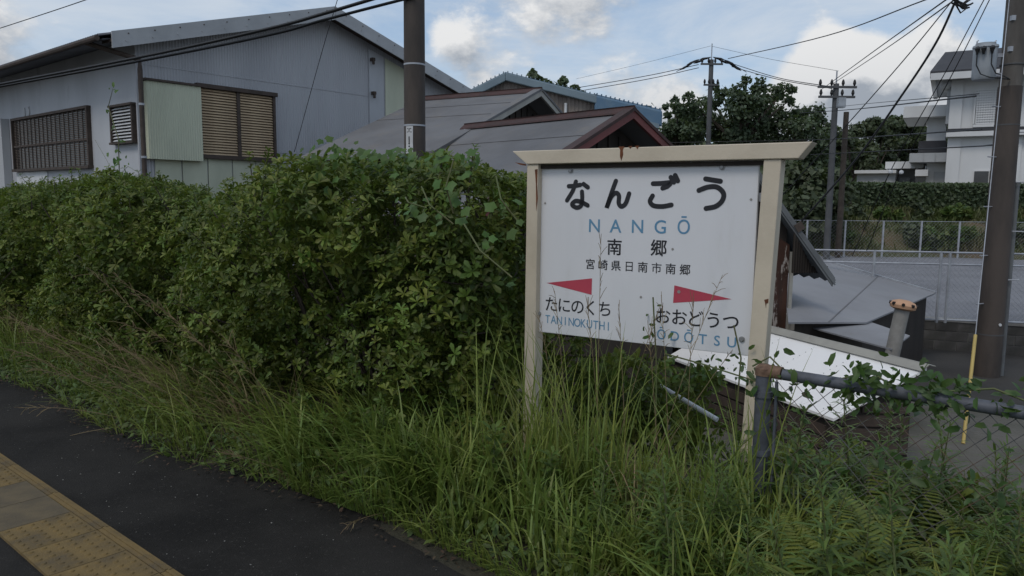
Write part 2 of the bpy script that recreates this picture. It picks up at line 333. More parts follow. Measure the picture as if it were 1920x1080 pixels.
# grassy verge and embankment: rolling sheet falling away behind the sign
prof = [(1.98, -0.03), (2.14, 0.015), (2.6, 0.045), (3.3, 0.04), (4.0, 0.0), (4.6, -0.2), (5.4, -0.8), (6.3, -1.35), (7.0, -1.52)]
vs, fs = [], []
ss = np.arange(-40, 16.1, 0.25)
for i, s_ in enumerate(ss):
    wob = 0.07 * math.sin(s_ * 1.7) + 0.05 * math.sin(s_ * 4.1 + 1)
    for j, (n_, z_) in enumerate(prof):
        nn = n_ + (wob if j < 2 else 0)
        vs.append(SN(s_, nn, z_ + (rng.normal(0, 0.012) if 0 < j < 8 else 0)))
    if i:
        for j in range(len(prof) - 1):
            a = (i - 1) * len(prof) + j; c = i * len(prof) + j
            fs.append((a, c, c + 1, a + 1))
struct(MB().add(vs, fs).build('verge', M_soil))
# road and the raised gravel lot with its retaining wall
WL, WR = Uz(1480, 634, -1.5), Uz(2200, 688, -1.5)
wd = (WR - WL).normalized(); wn = Vector((-wd.y, wd.x, 0))
if wn.y < 0: wn = -wn
rp = [WL - wd * 3, WR + wd * 6, WR + wd * 6 - wn * 4.6, WL - wd * 3 - wn * 4.6]
struct(MB().add([(v.x, v.y, -1.492) for v in rp], [(0, 1, 2, 3)]).build('road', M_road))
LZ = -0.84
lp = [WL - wd * 4 + wn * 0.1, WR + wd * 10 + wn * 0.1, WR + wd * 22 + wn * 21, WL - wd * 4 + wn * 21]
struct(MB().slab([(v.x, v.y, -1.495) for v in lp], (0, 0, LZ + 1.495)).build('gravel_lot', M_lot))
# bank rising behind the lot
vs, fs = [], []
bx = np.arange(-6, 60, 1.2); by = [33.6, 34.6, 36, 38, 40, 42.5, 46, 60, 110]; bz = [-0.9, -0.65, 0.0, 0.8, 1.15, 1.9, 2.3, 2.6, 2.8]
for i, x_ in enumerate(bx):
    for j in range(len(by)): vs.append((x_, by[j] + 0.2 * math.sin(x_), bz[j] + (rng.normal(0, 0.06) if 0 < j < 6 else 0)))
    if i:
        for j in range(len(by) - 1):
            a = (i - 1) * len(by) + j; c = i * len(by) + j; fs.append((a, c, c + 1, a + 1))
struct(MB().add(vs, fs).build('bank', M_bank))

wall = thing('retaining_wall', 'low dark concrete block wall below the gravel lot, wire fence on top', 'wall', WL)
c = MB(); c.box((WL + WR) / 2 + Vector((0, 0, 0.30)), (WR - WL).length, 0.14, 0.60, wd, wn); c.build('wall_core', M_conc, wall)
bme = MB(); bme.box((0, 0, 0), 0.395, 0.17, 0.195); src = bme.build('block', M_block, None, 0.006); src.parent = wall
ang = math.atan2(wd.y, wd.x); nb = int((WR - WL).length / 0.405)
for r_ in range(3):
    for k in range(nb):
        o = src if (r_ == 0 and k == 0) else src.copy()
        if o is not src: COL.objects.link(o)
        o.location = wd * (0.2 + 0.405 * k + (0.2 if r_ % 2 else 0)) + Vector((0, 0, 0.1 + 0.205 * r_)) + wn * rng.normal(-0.005, 0.003); o.rotation_euler = (0, 0, ang)
MB().box((WL + WR) / 2 + Vector((0, 0, 0.635)), (WR - WL).length, 0.22, 0.06, wd, wn).build('coping', M_conc, wall)

# ------------------------------------------------------------------ tactile paving
tp = thing('tactile_paving', 'worn yellow bumpy guide strip along the platform edge', 'paving', SN(-3, 1.25, 0))
def tile_mesh(bumps):
    m = MB(); m.box((0, 0, 0.004), 0.296, 0.296, 0.020)
    if bumps:
        for i in range(6):
            for j in range(6):
                cx, cy = -0.123 + i * 0.0493, -0.123 + j * 0.0493
                a = [(cx + 0.013 * math.cos(k * math.pi / 4), cy + 0.013 * math.sin(k * math.pi / 4), 0.0139) for k in range(8)]
                t_ = [(cx + 0.008 * math.cos(k * math.pi / 4), cy + 0.008 * math.sin(k * math.pi / 4), 0.019) for k in range(8)]
                m.add(a + t_, [tuple(range(8, 16))] + [(k, (k + 1) % 8, 8 + (k + 1) % 8, 8 + k) for k in range(8)])
    return m
tY = tile_mesh(True).build('tile', M_tile, tp); tY.data.materials.clear(); tY.data.materials.append(M_tile)
tG = tile_mesh(False).build('tile', M_tileg, tp)
for o in (tY, tG):
    bb = wloc(tp)
    for v in o.data.vertices: v.co += bb
tang = math.atan2(Sx.y, Sx.x); k = 0; firsts = {id(tY): True, id(tG): True}
s_gr = -4.10
for i in range(-30, 34):
    s_ = s_gr + 0.15 + i * 0.30
    src = tG if i in (-1, 0, -9, -10, 8, 9) else tY
    o = src if firsts[id(src)] else src.copy()
    if not firsts[id(src)]: COL.objects.link(o)
    firsts[id(src)] = False
    o.location = SN(s_, 1.136, 0.0) - wloc(tp); o.rotation_euler = (0, 0, tang)
src = None
for i in range(-16, 17):
    s_ = s_gr + 0.3 + i * 0.605
    if src is None:
        bm_ = MB(); bm_.box((0, 0, 0.004), 0.60, 0.05, 0.022); bm_.box((0, -0.0, 0.017), 0.598, 0.012, 0.006)
        src = bm_.build('border_strip', M_tile, tp)
        for v in src.data.vertices: v.co += wloc(tp)
        o = src
    else: o = src.copy(); COL.objects.link(o)
    o.location = SN(s_, 1.312, 0.001) - wloc(tp); o.rotation_euler = (0, 0, tang)

# ------------------------------------------------------------------ grey warehouse on the left
SG, NG = -18.3, 8.13                      # planes of its gable wall and its side wall
ho = thing('warehouse', 'large grey corrugated building with a gable and brown louvred windows, behind the hedge', 'building', SN(SG, NG, -1.5))
pA, pB, pC = Us(217, 60, SG + 0.5), Us(627, 14, SG + 0.5), Us(897, 178, SG + 0.5)
def sn(p): return p.dot(Sx), p.dot(Nx), p.z
nA, zA = sn(pA)[1:]; nB, zB = sn(pB)[1:]; nC, zC = sn(pC)[1:]
LEN = 26.0
def roof_z(n): return zA + (zB - zA) * (n - nA) / (nB - nA) if n < nB else zB + (zC - zB) * (n - nB) / (nC - nB)
NE = nC - 0.55
vs, fs = [], []
nn = np.arange(NG, NE, 0.016)
for i, n_ in enumerate(nn):
    dpt = 0.007 * math.sin(2 * math.pi * n_ / 0.075)
    vs += [SN(SG + dpt, n_, -1.5), SN(SG + dpt, n_, roof_z(n_) - 0.12)]
    if i: a = 2 * i; fs.append((a - 2, a, a + 1, a - 1))
MB().add(vs, fs).build('gable_cladding', M_wall, ho)
zS = roof_z(NG) - 0.15
MB().slab([SN(SG - LEN, NG, -1.5), SN(SG - 0.02, NG, -1.5), SN(SG - 0.02, NG, zS), SN(SG - LEN, NG, zS)], Nx * 0.12).build('side_wall', M_stucco, ho)
MB().slab([SN(SG - LEN, NE, -1.5), SN(SG - 0.02, NE, -1.5), SN(SG - 0.02, NE, roof_z(NE) - .15), SN(SG - LEN, NE, roof_z(NE) - .15)], Nx * -0.12).build('side_wall', M_stucco, ho)
MB().box(SN(SG - 0.0, NG - 0.012, (zS - 1.5) / 2), 0.07, 0.05, zS + 1.5, Sx, Nx).build('corner_trim', M_wall, ho)
# corrugated roof, two slopes
def corr_roof(n0, z0, n1, z1, s0, s1, pitch=0.13, amp=0.022):
    sv = np.arange(s0, s1, pitch / 6); vs, fs = [], []
    for i, s_ in enumerate(sv):
        h = amp * math.sin(2 * math.pi * s_ / pitch)
        for n_, z_, t_ in ((n0, z0, 0), (n1, z1, 0), (n1, z1, -0.012), (n0, z0, -0.012)): vs.append(SN(s_, n_, z_ + h + t_))
        if i:
            a, c = 4 * (i - 1), 4 * i
            fs += [(a, c, c + 1, a + 1), (a + 2, c + 2, c + 3, a + 3), (a + 3, c + 3, c, a)]
    return MB().add(vs, fs)
sl_ = (zB - zA) / (nB - nA)
corr_roof(nA - 0.35, zA - 0.35 * sl_, nB, zB, SG - LEN, SG + 0.47).build('roof_slope', M_roofd, ho, smooth=True)
corr_roof(nB + 0.02, zB, nC + 0.1, zC, SG - LEN, SG + 0.47).build('roof_slope', M_roofd, ho, smooth=True)
for (n0, z0, n1, z1) in ((nA - 0.1, zA - 0.1 * sl_, nB, zB), (nB + 0.01, zB, nC, zC)):
    a, c = SN(SG + 0.50, n0, z0 - 0.16), SN(SG + 0.50, n1, z1 - 0.16)
    MB().slab([a - Vector((0, 0, .17)), c - Vector((0, 0, .17)), c + Vector((0, 0, .19)), a + Vector((0, 0, .19))], Sx * 0.035).build('barge_board', M_fascia, ho)
    L_ = (c - a).length
    for k in range(int(L_ / 0.62)):
        for dz in (0.10, -0.05):
            MB().box(a + (c - a) * ((k + 0.5 + 0.1 * (dz > 0)) * 0.62 / L_) + Sx * 0.04 + Vector((0, 0, dz)), 0.02, 0.024, 0.024, Sx, Nx).build('bolt', M_fascia if dz < 0 else M_brown, ho)
    MB().slab([a - Sx * 0.5 - Vector((0, 0, .02)), c - Sx * 0.5 - Vector((0, 0, .02)), c - Vector((0, 0, .02)), a - Vector((0, 0, .02))], (0, 0, 0.05)).build('soffit', M_brown, ho)
MB().slab([SN(SG - LEN, NG, zS - 0.02), SN(SG + 0.4, NG, zS - 0.02), SN(SG + 0.4, nA - 0.25, zA - .25 * sl_ - .12), SN(SG - LEN, nA - 0.25, zA - .25 * sl_ - .12)], (0, 0, 0.03)).build('soffit', M_roofd, ho)
MB().tube([SN(SG - LEN, nA - 0.38, zA - 0.38 * sl_ - 0.07), SN(SG + 0.45, nA - 0.38, zA - 0.38 * sl_ - 0.07)], 0.06, 8).build('gutter', M_brown, ho)
q0 = Un(205, 90, NG - 0.5); q1 = Un(262, 122, NG - 0.1); q2 = Un(279, 345, NG - 0.1); q2 = Vector((q1.x, q1.y, -1.4))
q0 = SN(sn(q0)[0], nA - 0.36, zA - 0.36 * sl_ - 0.1)
MB().tube([q0, q1 + Vector((0, 0, 0.12)), q1 - Vector((0, 0, .1)), q2], 0.055, 10).build('downpipe', M_brown, ho, smooth=True)
for zz in (1.0, 2.4, 3.6): MB().tube([Vector((q1.x, q1.y, zz)), Vector((q1.x, q1.y, zz + 0.05))], 0.065, 10).build('pipe_clip', M_galv, ho)
for zz in (0.9, 2.75, 4.6, 6.4):
    n_in = [n_ for n_ in np.arange(NG + .05, NE - .05, .05) if roof_z(n_) - .3 > zz]
    if n_in: MB().box(SN(SG + .009, (n_in[0] + n_in[-1]) / 2, zz), .006, n_in[-1] - n_in[0], .022, Sx, Nx).build('sheet_joint', M_wall, ho)
# openings on the gable wall
def rect(U, plane, x0, y0, x1, y1):
    """horizontal and vertical extents (on the plane) of a pixel box"""
    a, c = U(x0, (y0 + y1) / 2, plane), U(x1, (y0 + y1) / 2, plane)
    m_ = U((x0 + x1) / 2, y0, plane).z, U((x0 + x1) / 2, y1, plane).z
    return sn(a), sn(c), m_[0], m_[1]
a, c, zt, zb = rect(Us, SG, 373, 172, 512, 293); n0, n1 = a[1], c[1]
wi = MB()
for nn_, w_ in ((n0, .07), (n1, .07), ((n0 + n1) / 2, .09)): wi.box(SN(SG + 0.045, nn_, (zt + zb) / 2), 0.09, w_, zt - zb, Sx, Nx)
for zz, w_ in ((zt + 0.035, .10), (zb - 0.05, .10)): wi.box(SN(SG + 0.065, (n0 + n1) / 2, zz), 0.15, n1 - n0 + 0.16, w_, Sx, Nx)
wf = wi.build('window', M_brown, ho)
MB().box(SN(SG + 0.012, (n0 + n1) / 2, (zt + zb) / 2), 0.012, n1 - n0 - 0.08, zt - zb - 0.005, Sx, Nx).build('pane', M_brown, wf)
half = (n1 - n0) / 2; sme = None
for side in (0, 1):
    cn = n0 + half * (side + 0.5)
    for k in range(24):
        zz = zb + 0.03 + (zt - zb - 0.05) * k / 23.5
        if sme is None:
            t_ = MB(); ay = (Sx * 0.045 + Vector((0, 0, -0.045))).normalized(); t_.box(SN(SG + 0.045, cn, zz), half - 0.095, 0.074, 0.006, Nx, ay, Nx.cross(ay)); sme = t_.build('slat', M_tan, wf); cn0, zz0 = cn, zz
        else:
            o = sme.copy(); COL.objects.link(o); o.location = Nx * (cn - cn0) + Vector((0, 0, zz - zz0))
a, c, zt, zb = rect(Us, SG + .1, 274, 158, 376, 300); n0, n1 = a[1], c[1]
sh = thing  # shutter box: corrugated pale green sheet box beside the window
vs, fs = [], []
for i, n_ in enumerate(np.arange(n0, n1, 0.014)):
    d_ = SG + 0.20 + 0.006 * math.sin(2 * math.pi * n_ / 0.06); vs += [SN(d_, n_, zb), SN(d_, n_, zt)]
    if i: fs.append((2 * i - 2, 2 * i, 2 * i + 1, 2 * i - 1))
sb = MB().add(vs, fs).build('shutter_box', M_pgreen, ho)
MB().box(SN(SG + 0.10, (n0 + n1) / 2, (zt + zb) / 2), 0.18, n1 - n0 - .01, zt - zb - .01, Sx, Nx).build('box_body', M_pgreen, sb)
MB().box(SN(SG + 0.12, (n0 + n1) / 2, zt + 0.03), 0.27, n1 - n0 + 0.1, 0.05, Sx, Nx).build('box_cap', M_brown, sb)
a, c, zt, zb = rect(Us, SG, 290, 296, 520, 372); n0, n1 = a[1], c[1]; zt = Us(405, 292, SG).z
for k in range(5):
    w_ = (n1 - n0) / 5
    MB().box(SN(SG + 0.02, n0 + w_ * (k + .5), (zt - 1.4) / 2), 0.03, w_ - 0.035, zt + 1.4, Sx, Nx).build('panel', M_pgreen, ho)
for (x0, y0, x1, y1, m_) in ((692, 98, 719, 330, M_stucco), (722, 100, 790, 330, M_pgreen)):
    a, c, zt, zb = rect(Us, SG, x0, y0, x1, y1); zt = min(roof_z(a[1]), roof_z(c[1])) - 0.42
    MB().slab([SN(SG + 0.012, a[1], zb), SN(SG + 0.012, c[1], zb), SN(SG + 0.012, c[1], roof_z(c[1]) - 0.35), SN(SG + 0.012, a[1], roof_z(a[1]) - 0.35)], Sx * 0.015).build('panel', m_, ho)
for (x, y) in ((695, 112), (697, 175)):
    q = Us(x, y, SG); MB().box(q + Sx * 0.08, 0.16, 0.10, 0.09, Sx, Nx).box(q + Sx * .13 - Vector((0, 0, .09)), 0.05, 0.06, 0.12, Sx, Nx).build('bracket', M_brown, ho)
# side wall: barred window, louvre, oval vents, white panel
a, c, zt, zb = rect(Un, NG, 30, 213, 172, 318); s0, s1 = a[0], c[0]; zt = Un(172, 200, NG).z; zb = Un(172, 313, NG).z
wi = MB(); MB_ = Nx * -0.05
wi.box(SN((s0 + s1) / 2, NG - .05, zt), s1 - s0 + .1, 0.12, 0.07, Sx, Nx); wi.box(SN((s0 + s1) / 2, NG - .06, zb), s1 - s0 + .1, 0.18, 0.08, Sx, Nx)
for s_ in (s0, s1): wi.box(SN(s_, NG - .05, (zt + zb) / 2), 0.07, 0.12, zt - zb, Sx, Nx)
wi.box(SN((s0 + s1) / 2, NG - .055, (zt + zb) / 2 - .05), s1 - s0, 0.05, 0.06, Sx, Nx)
wf = wi.build('barred_window', M_brown, ho)
MB().box(SN((s0 + s1) / 2, NG - .012, (zt + zb) / 2), s1 - s0 - .05, 0.012, zt - zb - .05, Sx, Nx).build('pane', M_glass, wf)
src = None
for k in range(30):
    zz = zb + 0.08 + (zt - zb - 0.14) * k / 29
    if src is None: src = MB().box(SN((s0 + s1) / 2, NG - .04, zz), s1 - s0 - .08, 0.012, 0.022, Sx, Nx).build('slat', M_slatd, wf); z0_ = zz
    else: o = src.copy(); COL.objects.link(o); o.location = Vector((0, 0, zz - z0_))
src = None
for k in range(1, 18):
    s_ = s0 + (s1 - s0) * k / 18; half_ = k % 3
    if src is None: src = MB().box(SN(s_, NG - .075, (zt + zb) / 2), 0.025, 0.02, zt - zb - .1, Sx, Nx).build('window_bar', M_brown, wf); s0_ = s_
    else: o = src.copy(); COL.objects.link(o); o.location = Sx * (s_ - s0_)
a, c, zt, zb = rect(Un, NG, 216, 200, 256, 266); s0, s1 = a[0], c[0]
lv = MB()
for s_ in (s0, s1): lv.box(SN(s_, NG - .06, (zt + zb) / 2), 0.06, 0.12, zt - zb + .1, Sx, Nx)
for zz in (zt + .03, zb - .03): lv.box(SN((s0 + s1) / 2, NG - .07, zz), s1 - s0 + .12, 0.15, 0.05, Sx, Nx)
lf = lv.build('louvre_vent', M_brown, ho)
MB().box(SN((s0 + s1) / 2, NG - .01, (zt + zb) / 2), s1 - s0, 0.012, zt - zb, Sx, Nx).build('vent_back', M_brown, lf)
src = None
for k in range(11):
    zz = zb + .04 + (zt - zb - .07) * k / 10
    if src is None:
        ay = (Nx * -0.06 + Vector((0, 0, -0.05))).normalized(); src = MB().box(SN((s0 + s1) / 2, NG - .06, zz), s1 - s0 - .065, 0.075, 0.008, Sx, ay, Sx.cross(ay)).build('slat', M_whit2, lf); z0_ = zz
    else: o = src.copy(); COL.objects.link(o); o.location = Vector((0, 0, zz - z0_))
for (x, y) in ((47, 211), (55, 209)):
    q = Un(x, y, NG); MB().add([q - Nx * .03 + Sx * (.06 * math.cos(k * math.pi / 5)) + Vector((0, 0, .13 * math.sin(k * math.pi / 5))) for k in range(10)] + [q + Sx * (.07 * math.cos(k * math.pi / 5)) + Vector((0, 0, .15 * math.sin(k * math.pi / 5))) for k in range(10)],
        [tuple(range(10))] + [(k, 10 + k, 10 + (k + 1) % 10, (k + 1) % 10) for k in range(10)]).build('oval_vent', M_fascia, ho)
a, c, zt, zb = rect(Un, NG, 35, 322, 92, 380); MB().box(SN((a[0] + c[0]) / 2, NG - .02, zt / 2 - .7), c[0] - a[0], 0.03, zt + 1.4, Sx, Nx).build('panel', M_whit2, ho)
a, c, zt, zb = rect(Un, NG, -6, 225, 22, 380); MB().box(SN((a[0] + c[0]) / 2, NG - .12, zt / 2 - .75), c[0] - a[0], 0.22, zt + 1.5, Sx, Nx).build('buttress', M_plast2, ho)

# ------------------------------------------------------------------ low houses with grey roofs
def gable_house(name, label, pl, pr, dl, dr, tanp, fall, m_trim, over=0.25, wallm=M_dkwood, back=2.2):
    a, c = Uy(*pl, dl), Uy(*pr, dr); zr = (a.z + c.z) / 2; a.z = c.z = zr
    d = (c - a).normalized(); q = Vector((d.y, -d.x, 0))
    if q.y > 0: q = -q                                   # towards the camera
    h = thing(name, label, 'building', ((a.x + c.x) / 2, (a.y + c.y) / 2, -1.5))
    for sg, ln in ((1, fall), (-1, back)):
        off = q * sg * ln + Vector((0, 0, -tanp * ln)); th = Vector((0, 0, -0.06))
        o = MB().slab([a, c, c + off, a + off], th).build('roof_slope', M_groof, h)
        k = int(ln / 1.82)
        for j in range(1, k + 1):                        # laps of the roofing sheets
            e = q * sg * j * 0.91 + Vector((0, 0, -tanp * j * 0.91))
            MB().bar(a + e + Vector((0, 0, .004)) + d * .02, c + e + Vector((0, 0, .004)) - d * .02, 0.02, 0.004).build('lap', M_groof, o)
        bb = q * sg * ln + Vector((0, 0, -tanp * ln))
        up = Vector((0, 0, 1))
        MB().slab([c + d * .02 + up * .05, c + d * .02 + bb + up * .05, c + d * .02 + bb - up * .12, c + d * .02 - up * .12], d * 0.06).build('barge_board', m_trim, h)
        MB().slab([c - d * .12 + up * .012, c + d * .1 + up * .012, c + d * .1 + bb + up * .012, c - d * .12 + bb + up * .012], up * .06).build('verge_cap', M_redroof if m_trim is M_redtrim else M_groof, h)
    MB().slab([a + q * .14 - d * .02 + Vector((0, 0, -.04)), c + q * .14 + d * .1 + Vector((0, 0, -.04)), c + d * .1 + Vector((0, 0, .07)), a - d * .02 + Vector((0, 0, .07))], q * -0.02 + Vector((0, 0, .035))).build('ridge_cap', M_redroof, h)
    MB().slab([a - q * .14 - d * .02 + Vector((0, 0, -.04)), c - q * .14 + d * .1 + Vector((0, 0, -.04)), c + d * .1 + Vector((0, 0, .07)), a - d * .02 + Vector((0, 0, .07))], q * 0.02 + Vector((0, 0, .035))).build('ridge_cap', M_redroof, h)
    g0 = c - d * over
    f1, b1 = fall - .3, back - .3
    MB().slab([g0 + Vector((0, 0, -.1)), g0 + q * f1 + Vector((0, 0, -tanp * f1 - .1)), (*(g0 + q * f1).xy, -1.5), (*(g0 - q * b1).xy, -1.5), g0 - q * b1 + Vector((0, 0, -tanp * b1 - .1))], d * -0.1).build('gable_wall', wallm, h)
    for k in range(-int(b1 / .3), int(f1 / .3)):
        zz = zr - tanp * abs(k * .3) - .25
        MB().bar(g0 + q * k * .3 + Vector((0, 0, zz - zr)) + d * .012, Vector((*(g0 + q * k * .3).xy, -1.4)) + d * .012, 0.03, 0.04, d).build('batten', wallm, h)
    e = a + q * f1; e2 = c + q * f1 - d * (over + .12)
    MB().slab([(*e.xy, -1.5), (*e2.xy, -1.5), (*e2.xy, zr - tanp * f1 - .1), (*e.xy, zr - tanp * f1 - .1)], q * -0.1).build('front_wall', wallm, h)
    return h, a, c, d, q
gable_house('low_house', 'low house with plain grey roof and grey verge, right of the dark pole', (786, 187), (1010, 172), 21.4, 19.5, 0.40, 4.6, M_lap, 0.5)
gable_house('low_house', 'low house with a grey roof and red painted gable boards, behind the station sign', (872, 241), (1182, 209), 17.0, 13.6, 0.50, 3.6, M_redtrim, 0.5)
bpy.data.objects['low_house']  # names get Blender's own suffix

# blue-trimmed brown warehouse
D = 38.0
bw = thing('steel_warehouse', 'brown corrugated warehouse with blue roof trim behind the low grey roofs', 'building', (2, D, -1.5))
PT = [Uy(862, 181, D), Uy(948, 138, D), Uy(1118, 181, D), Uy(1236, 214, D)]
xs = [p_.x for p_ in PT]; zs = [p_.z for p_ in PT]
vs, fs = [], []
for i, x_ in enumerate(np.arange(xs[0] + .1, xs[3], 0.05)):
    zz = float(np.interp(x_, xs, zs)); vs += [(x_, D + 0.02 * math.sin(x_ * 2 * math.pi / .2), -1.5), (x_, D + 0.02 * math.sin(x_ * 2 * math.pi / .2), zz - .05)]
    if i: fs.append((2 * i - 2, 2 * i, 2 * i + 1, 2 * i - 1))
MB().add(vs, fs).build('gable_cladding', M_brcorr, bw)
MB().slab([(xs[3], D, -1.5), (xs[3], D + 14, -1.5), (xs[3], D + 14, zs[3] - .1), (xs[3], D, zs[3] - .1)], (-0.1, 0, 0)).build('side_wall', M_brcorr, bw)
for i, m_ in ((0, M_bluelt), (1, M_bluelt), (2, M_bluetrim)):
    a, c = PT[i].copy(), PT[i + 1].copy()
    th = (0.40, 0.38, 0.80)[i]
    if i == 2: a = a + Vector((-.1, 0, .05)); c = c + Vector((.1, 0, .15))
    f_ = Vector((0, -0.35, 0))
    tr = MB().slab([a + f_, c + f_, c + f_ - Vector((0, 0, th)), a + f_ - Vector((0, 0, th))], (0, 0.30, 0)).build('verge_trim', m_, bw, 0.1 if i == 2 else 0.04)
    MB().slab([a, c, c + Vector((0, 14, 0)), a + Vector((0, 14, 0))], (0, 0, .08)).build('roof_slope', M_bluetrim, bw)
    n_ = int((c - a).length / .22)
    for k in range(n_):
        q = a + (c - a) * ((k + .5) / n_) + Vector((0, -.2, .06)); MB().box(q, .05, .2, .09).build('roof_bolt', m_, tr)
a, c = Uy(1122, 206, D - .4), Uy(1236, 232, D - .4); MB().slab([a, c, c - Vector((0, 0, .22)), a - Vector((0, 0, .22))], (0, .25, 0)).build('gutter', M_bluelt, bw)
for x in (1222, 1060): q = Uy(x, 240, D - .1); MB().tube([(q.x, q.y, -1.4), (q.x, q.y, float(np.interp(q.x, xs, zs)) - .7)], .07).build('downpipe', M_whit2, bw)

# ------------------------------------------------------------------ sheds behind the sign
# dark hut with corrugated roof and a rusty side wall
HD = 11.0
hut = thing('hut', 'dark timber hut with old corrugated roof and a peeling rusty corner, behind the sign', 'hut', Uy(1400, 600, HD))
pk, er = Uy(1402, 296, HD), Uy(1563, 524, HD); el = Vector((2 * pk.x - er.x, HD, er.z))
cr, cb = Uy(1484, 500, HD), Uy(1490, 640, HD)
DEP = Vector((-1.0, 3.6, 0))
for e in (er, el):
    vs, fs = [], []
    NS = 60
    for i in range(NS + 1):
        t_ = i / NS; off = DEP * t_ + Vector((0, 0, .02 * math.sin(i * math.pi / 2.0)))
        pts = [pk + off, e + off, e + off - Vector((0, 0, .02)), pk + off - Vector((0, 0, .02))]; vs += pts
        if i: a = 4 * (i - 1); c = 4 * i; fs += [(a, a + 1, c + 1, c), (a + 3, c + 3, c + 2, a + 2), (a + 1, a + 2, c + 2, c + 1)]
    MB().add(vs, fs).build('roof_slope', M_oldcorr, hut)
    dd = (e - pk)
    MB().slab([pk + Vector((0, -.02, .03)), e + Vector((0, -.02, .03)), e + Vector((-.03, -.02, -.10)), pk + Vector((0, -.02, -.13))], (0, -.03, 0)).build('barge_strip', M_oldcorr, hut)
    for k in range(3): MB().bar(pk + Vector((0, -.06, -.01 - .035 * k)), e + Vector((0, -.06, -.01 - .032 * k)), .018, .018).build('barge_rib', M_oldcorr, hut)
    MB().bar(pk + dd * .55 + Vector((0, -.07, .03)), pk + dd * .60 + Vector((0, -.07, .02)), .03, .12).build('joint_strap', M_brown, hut)
xl = 2 * pk.x - cr.x
wallp = [(xl, HD + .25, -1.5), (cr.x, HD + .25, -1.5), (cr.x, HD + .25, float(np.interp(cr.x, [pk.x, er.x], [pk.z, er.z])) - .05), (pk.x, HD + .25, pk.z - .05), (xl, HD + .25, float(np.interp(cr.x, [pk.x, er.x], [pk.z, er.z])) - .05)]
MB().slab(wallp, (0, .08, 0)).build('gable_wall', M_dkwood, hut)
k = 0
x_ = xl + .1
while x_ < cr.x - .25:
    zt = pk.z - (pk.z - er.z) * abs(x_ - pk.x) / (er.x - pk.x) - .15
    MB().box((x_, HD + .235, (zt - 1.45) / 2), .185, .03, zt + 1.45).build('board', M_dkwood, hut); x_ += .2
MB().slab([(cr.x, HD + .25, -1.5), (cr.x - .9, HD + 3.4, -1.5), (cr.x - .9, HD + 3.4, 1.0), (cr.x, HD + .25, .75)], (-.06, 0, 0)).build('side_wall', M_dkwood, hut)
ra, rb = Uy(1447, 460, HD), Uy(1485, 604, HD)
MB().slab([(ra.x, HD + .17, rb.z - .9), (rb.x - .03, HD + .17, rb.z - .9), (rb.x - .03, HD + .17, ra.z), (ra.x, HD + .17, ra.z + .2)], (0, .03, 0)).build('rusty_sheet', M_rusty, hut)
MB().box((rb.x, HD + .14, (rb.z + .78) / 2 - .2), .05, .05, .8 - rb.z + .4).build('corner_post', M_lap, hut)
a = Uy(1484, 505, HD - .1); c = Uy(1552, 505, HD + .4)
vs, fs = [], []
for i, t_ in enumerate(np.linspace(0, 1, 61)):
    q = a.lerp(c, t_); h = .02 * math.sin(i * math.pi / 2); vs += [(q.x, q.y + h, q.z - .06 + .012 * (i % 2)), (q.x, q.y + h, max(q.z + .05, min(q.z + .6, float(np.interp(q.x, [pk.x, er.x], [pk.z, er.z])) - .16)))]
    if i: fs.append((2 * i - 2, 2 * i, 2 * i + 1, 2 * i - 1))
MB().add(vs, fs).build('hanging_sheet', M_dkwood, hut)

la, lb = Uy(985, 560, 9.4), Uy(1246, 560, 9.2)
zt = 1.0
MB().slab([(la.x, la.y, -1.5), (lb.x, lb.y, -1.5), (lb.x, lb.y, zt), (la.x, la.y, zt)], (0, .08, 0)).build('side_wall', M_dkwood, hut)
for k in range(9):
    z_ = -1.35 + k * .26; MB().bar((la.x, la.y - .012, z_), (lb.x, lb.y - .012, z_), .03, .235).build('board', M_dkwood, hut)
# flat grey shed roof: tilted sheet z = 1.5 - 2.6 - .15x + .15y
def Up(px, py, c=-2.6, a=-0.15, b_=0.15):
    r = ray(px, py); return EYE + r * (c / (r.z - a * r.x - b_ * r.y))
sd = thing('grey_shed', 'shed with a big flat grey sheet roof between the rusty hut and the gravel lot', 'shed', (6, 12, -1.5))
poly = [Up(1470, 516), Up(1550, 490), Up(1754, 549), Up(1625, 604), Up(1478, 604)]
MB().slab(poly, (0, 0, -.025)).build('roof_sheet', M_groof2, sd)
MB().bar(poly[1] + Vector((0, 0, .012)), poly[2] + Vector((0, 0, .012)), .05, .03).build('edge_flashing', M_galv, sd)
for t_ in (.5,):
    MB().bar(poly[1].lerp(poly[2], t_) + Vector((0, 0, .004)), poly[4].lerp(poly[3], t_) + Vector((0, 0, .004)), .02, .004).build('sheet_lap', M_groof, sd)
ce = sum(poly, Vector()) / 5
for i in (1, 2, 3):
    q0, q1 = poly[i].lerp(ce, .10), poly[(i + 1) % 5].lerp(ce, .10)
    MB().slab([(q0.x, q0.y, -1.5), (q1.x, q1.y, -1.5), q1 + Vector((0, 0, -.04)), q0 + Vector((0, 0, -.04))], (ce - (q0 + q1) / 2).normalized().to_3d() * .06).build('wall', M_dkwood, sd)
l1 = [Uz(1478, 601, -.27), Uz(1628, 602, -.27), Uz(1706, 629, -.27), Uz(1672, 654, -.28), Uz(1515, 612, -.28)]
MB().slab(l1, (0, 0, -.02)).build('lower_sheet', M_groof2, sd)

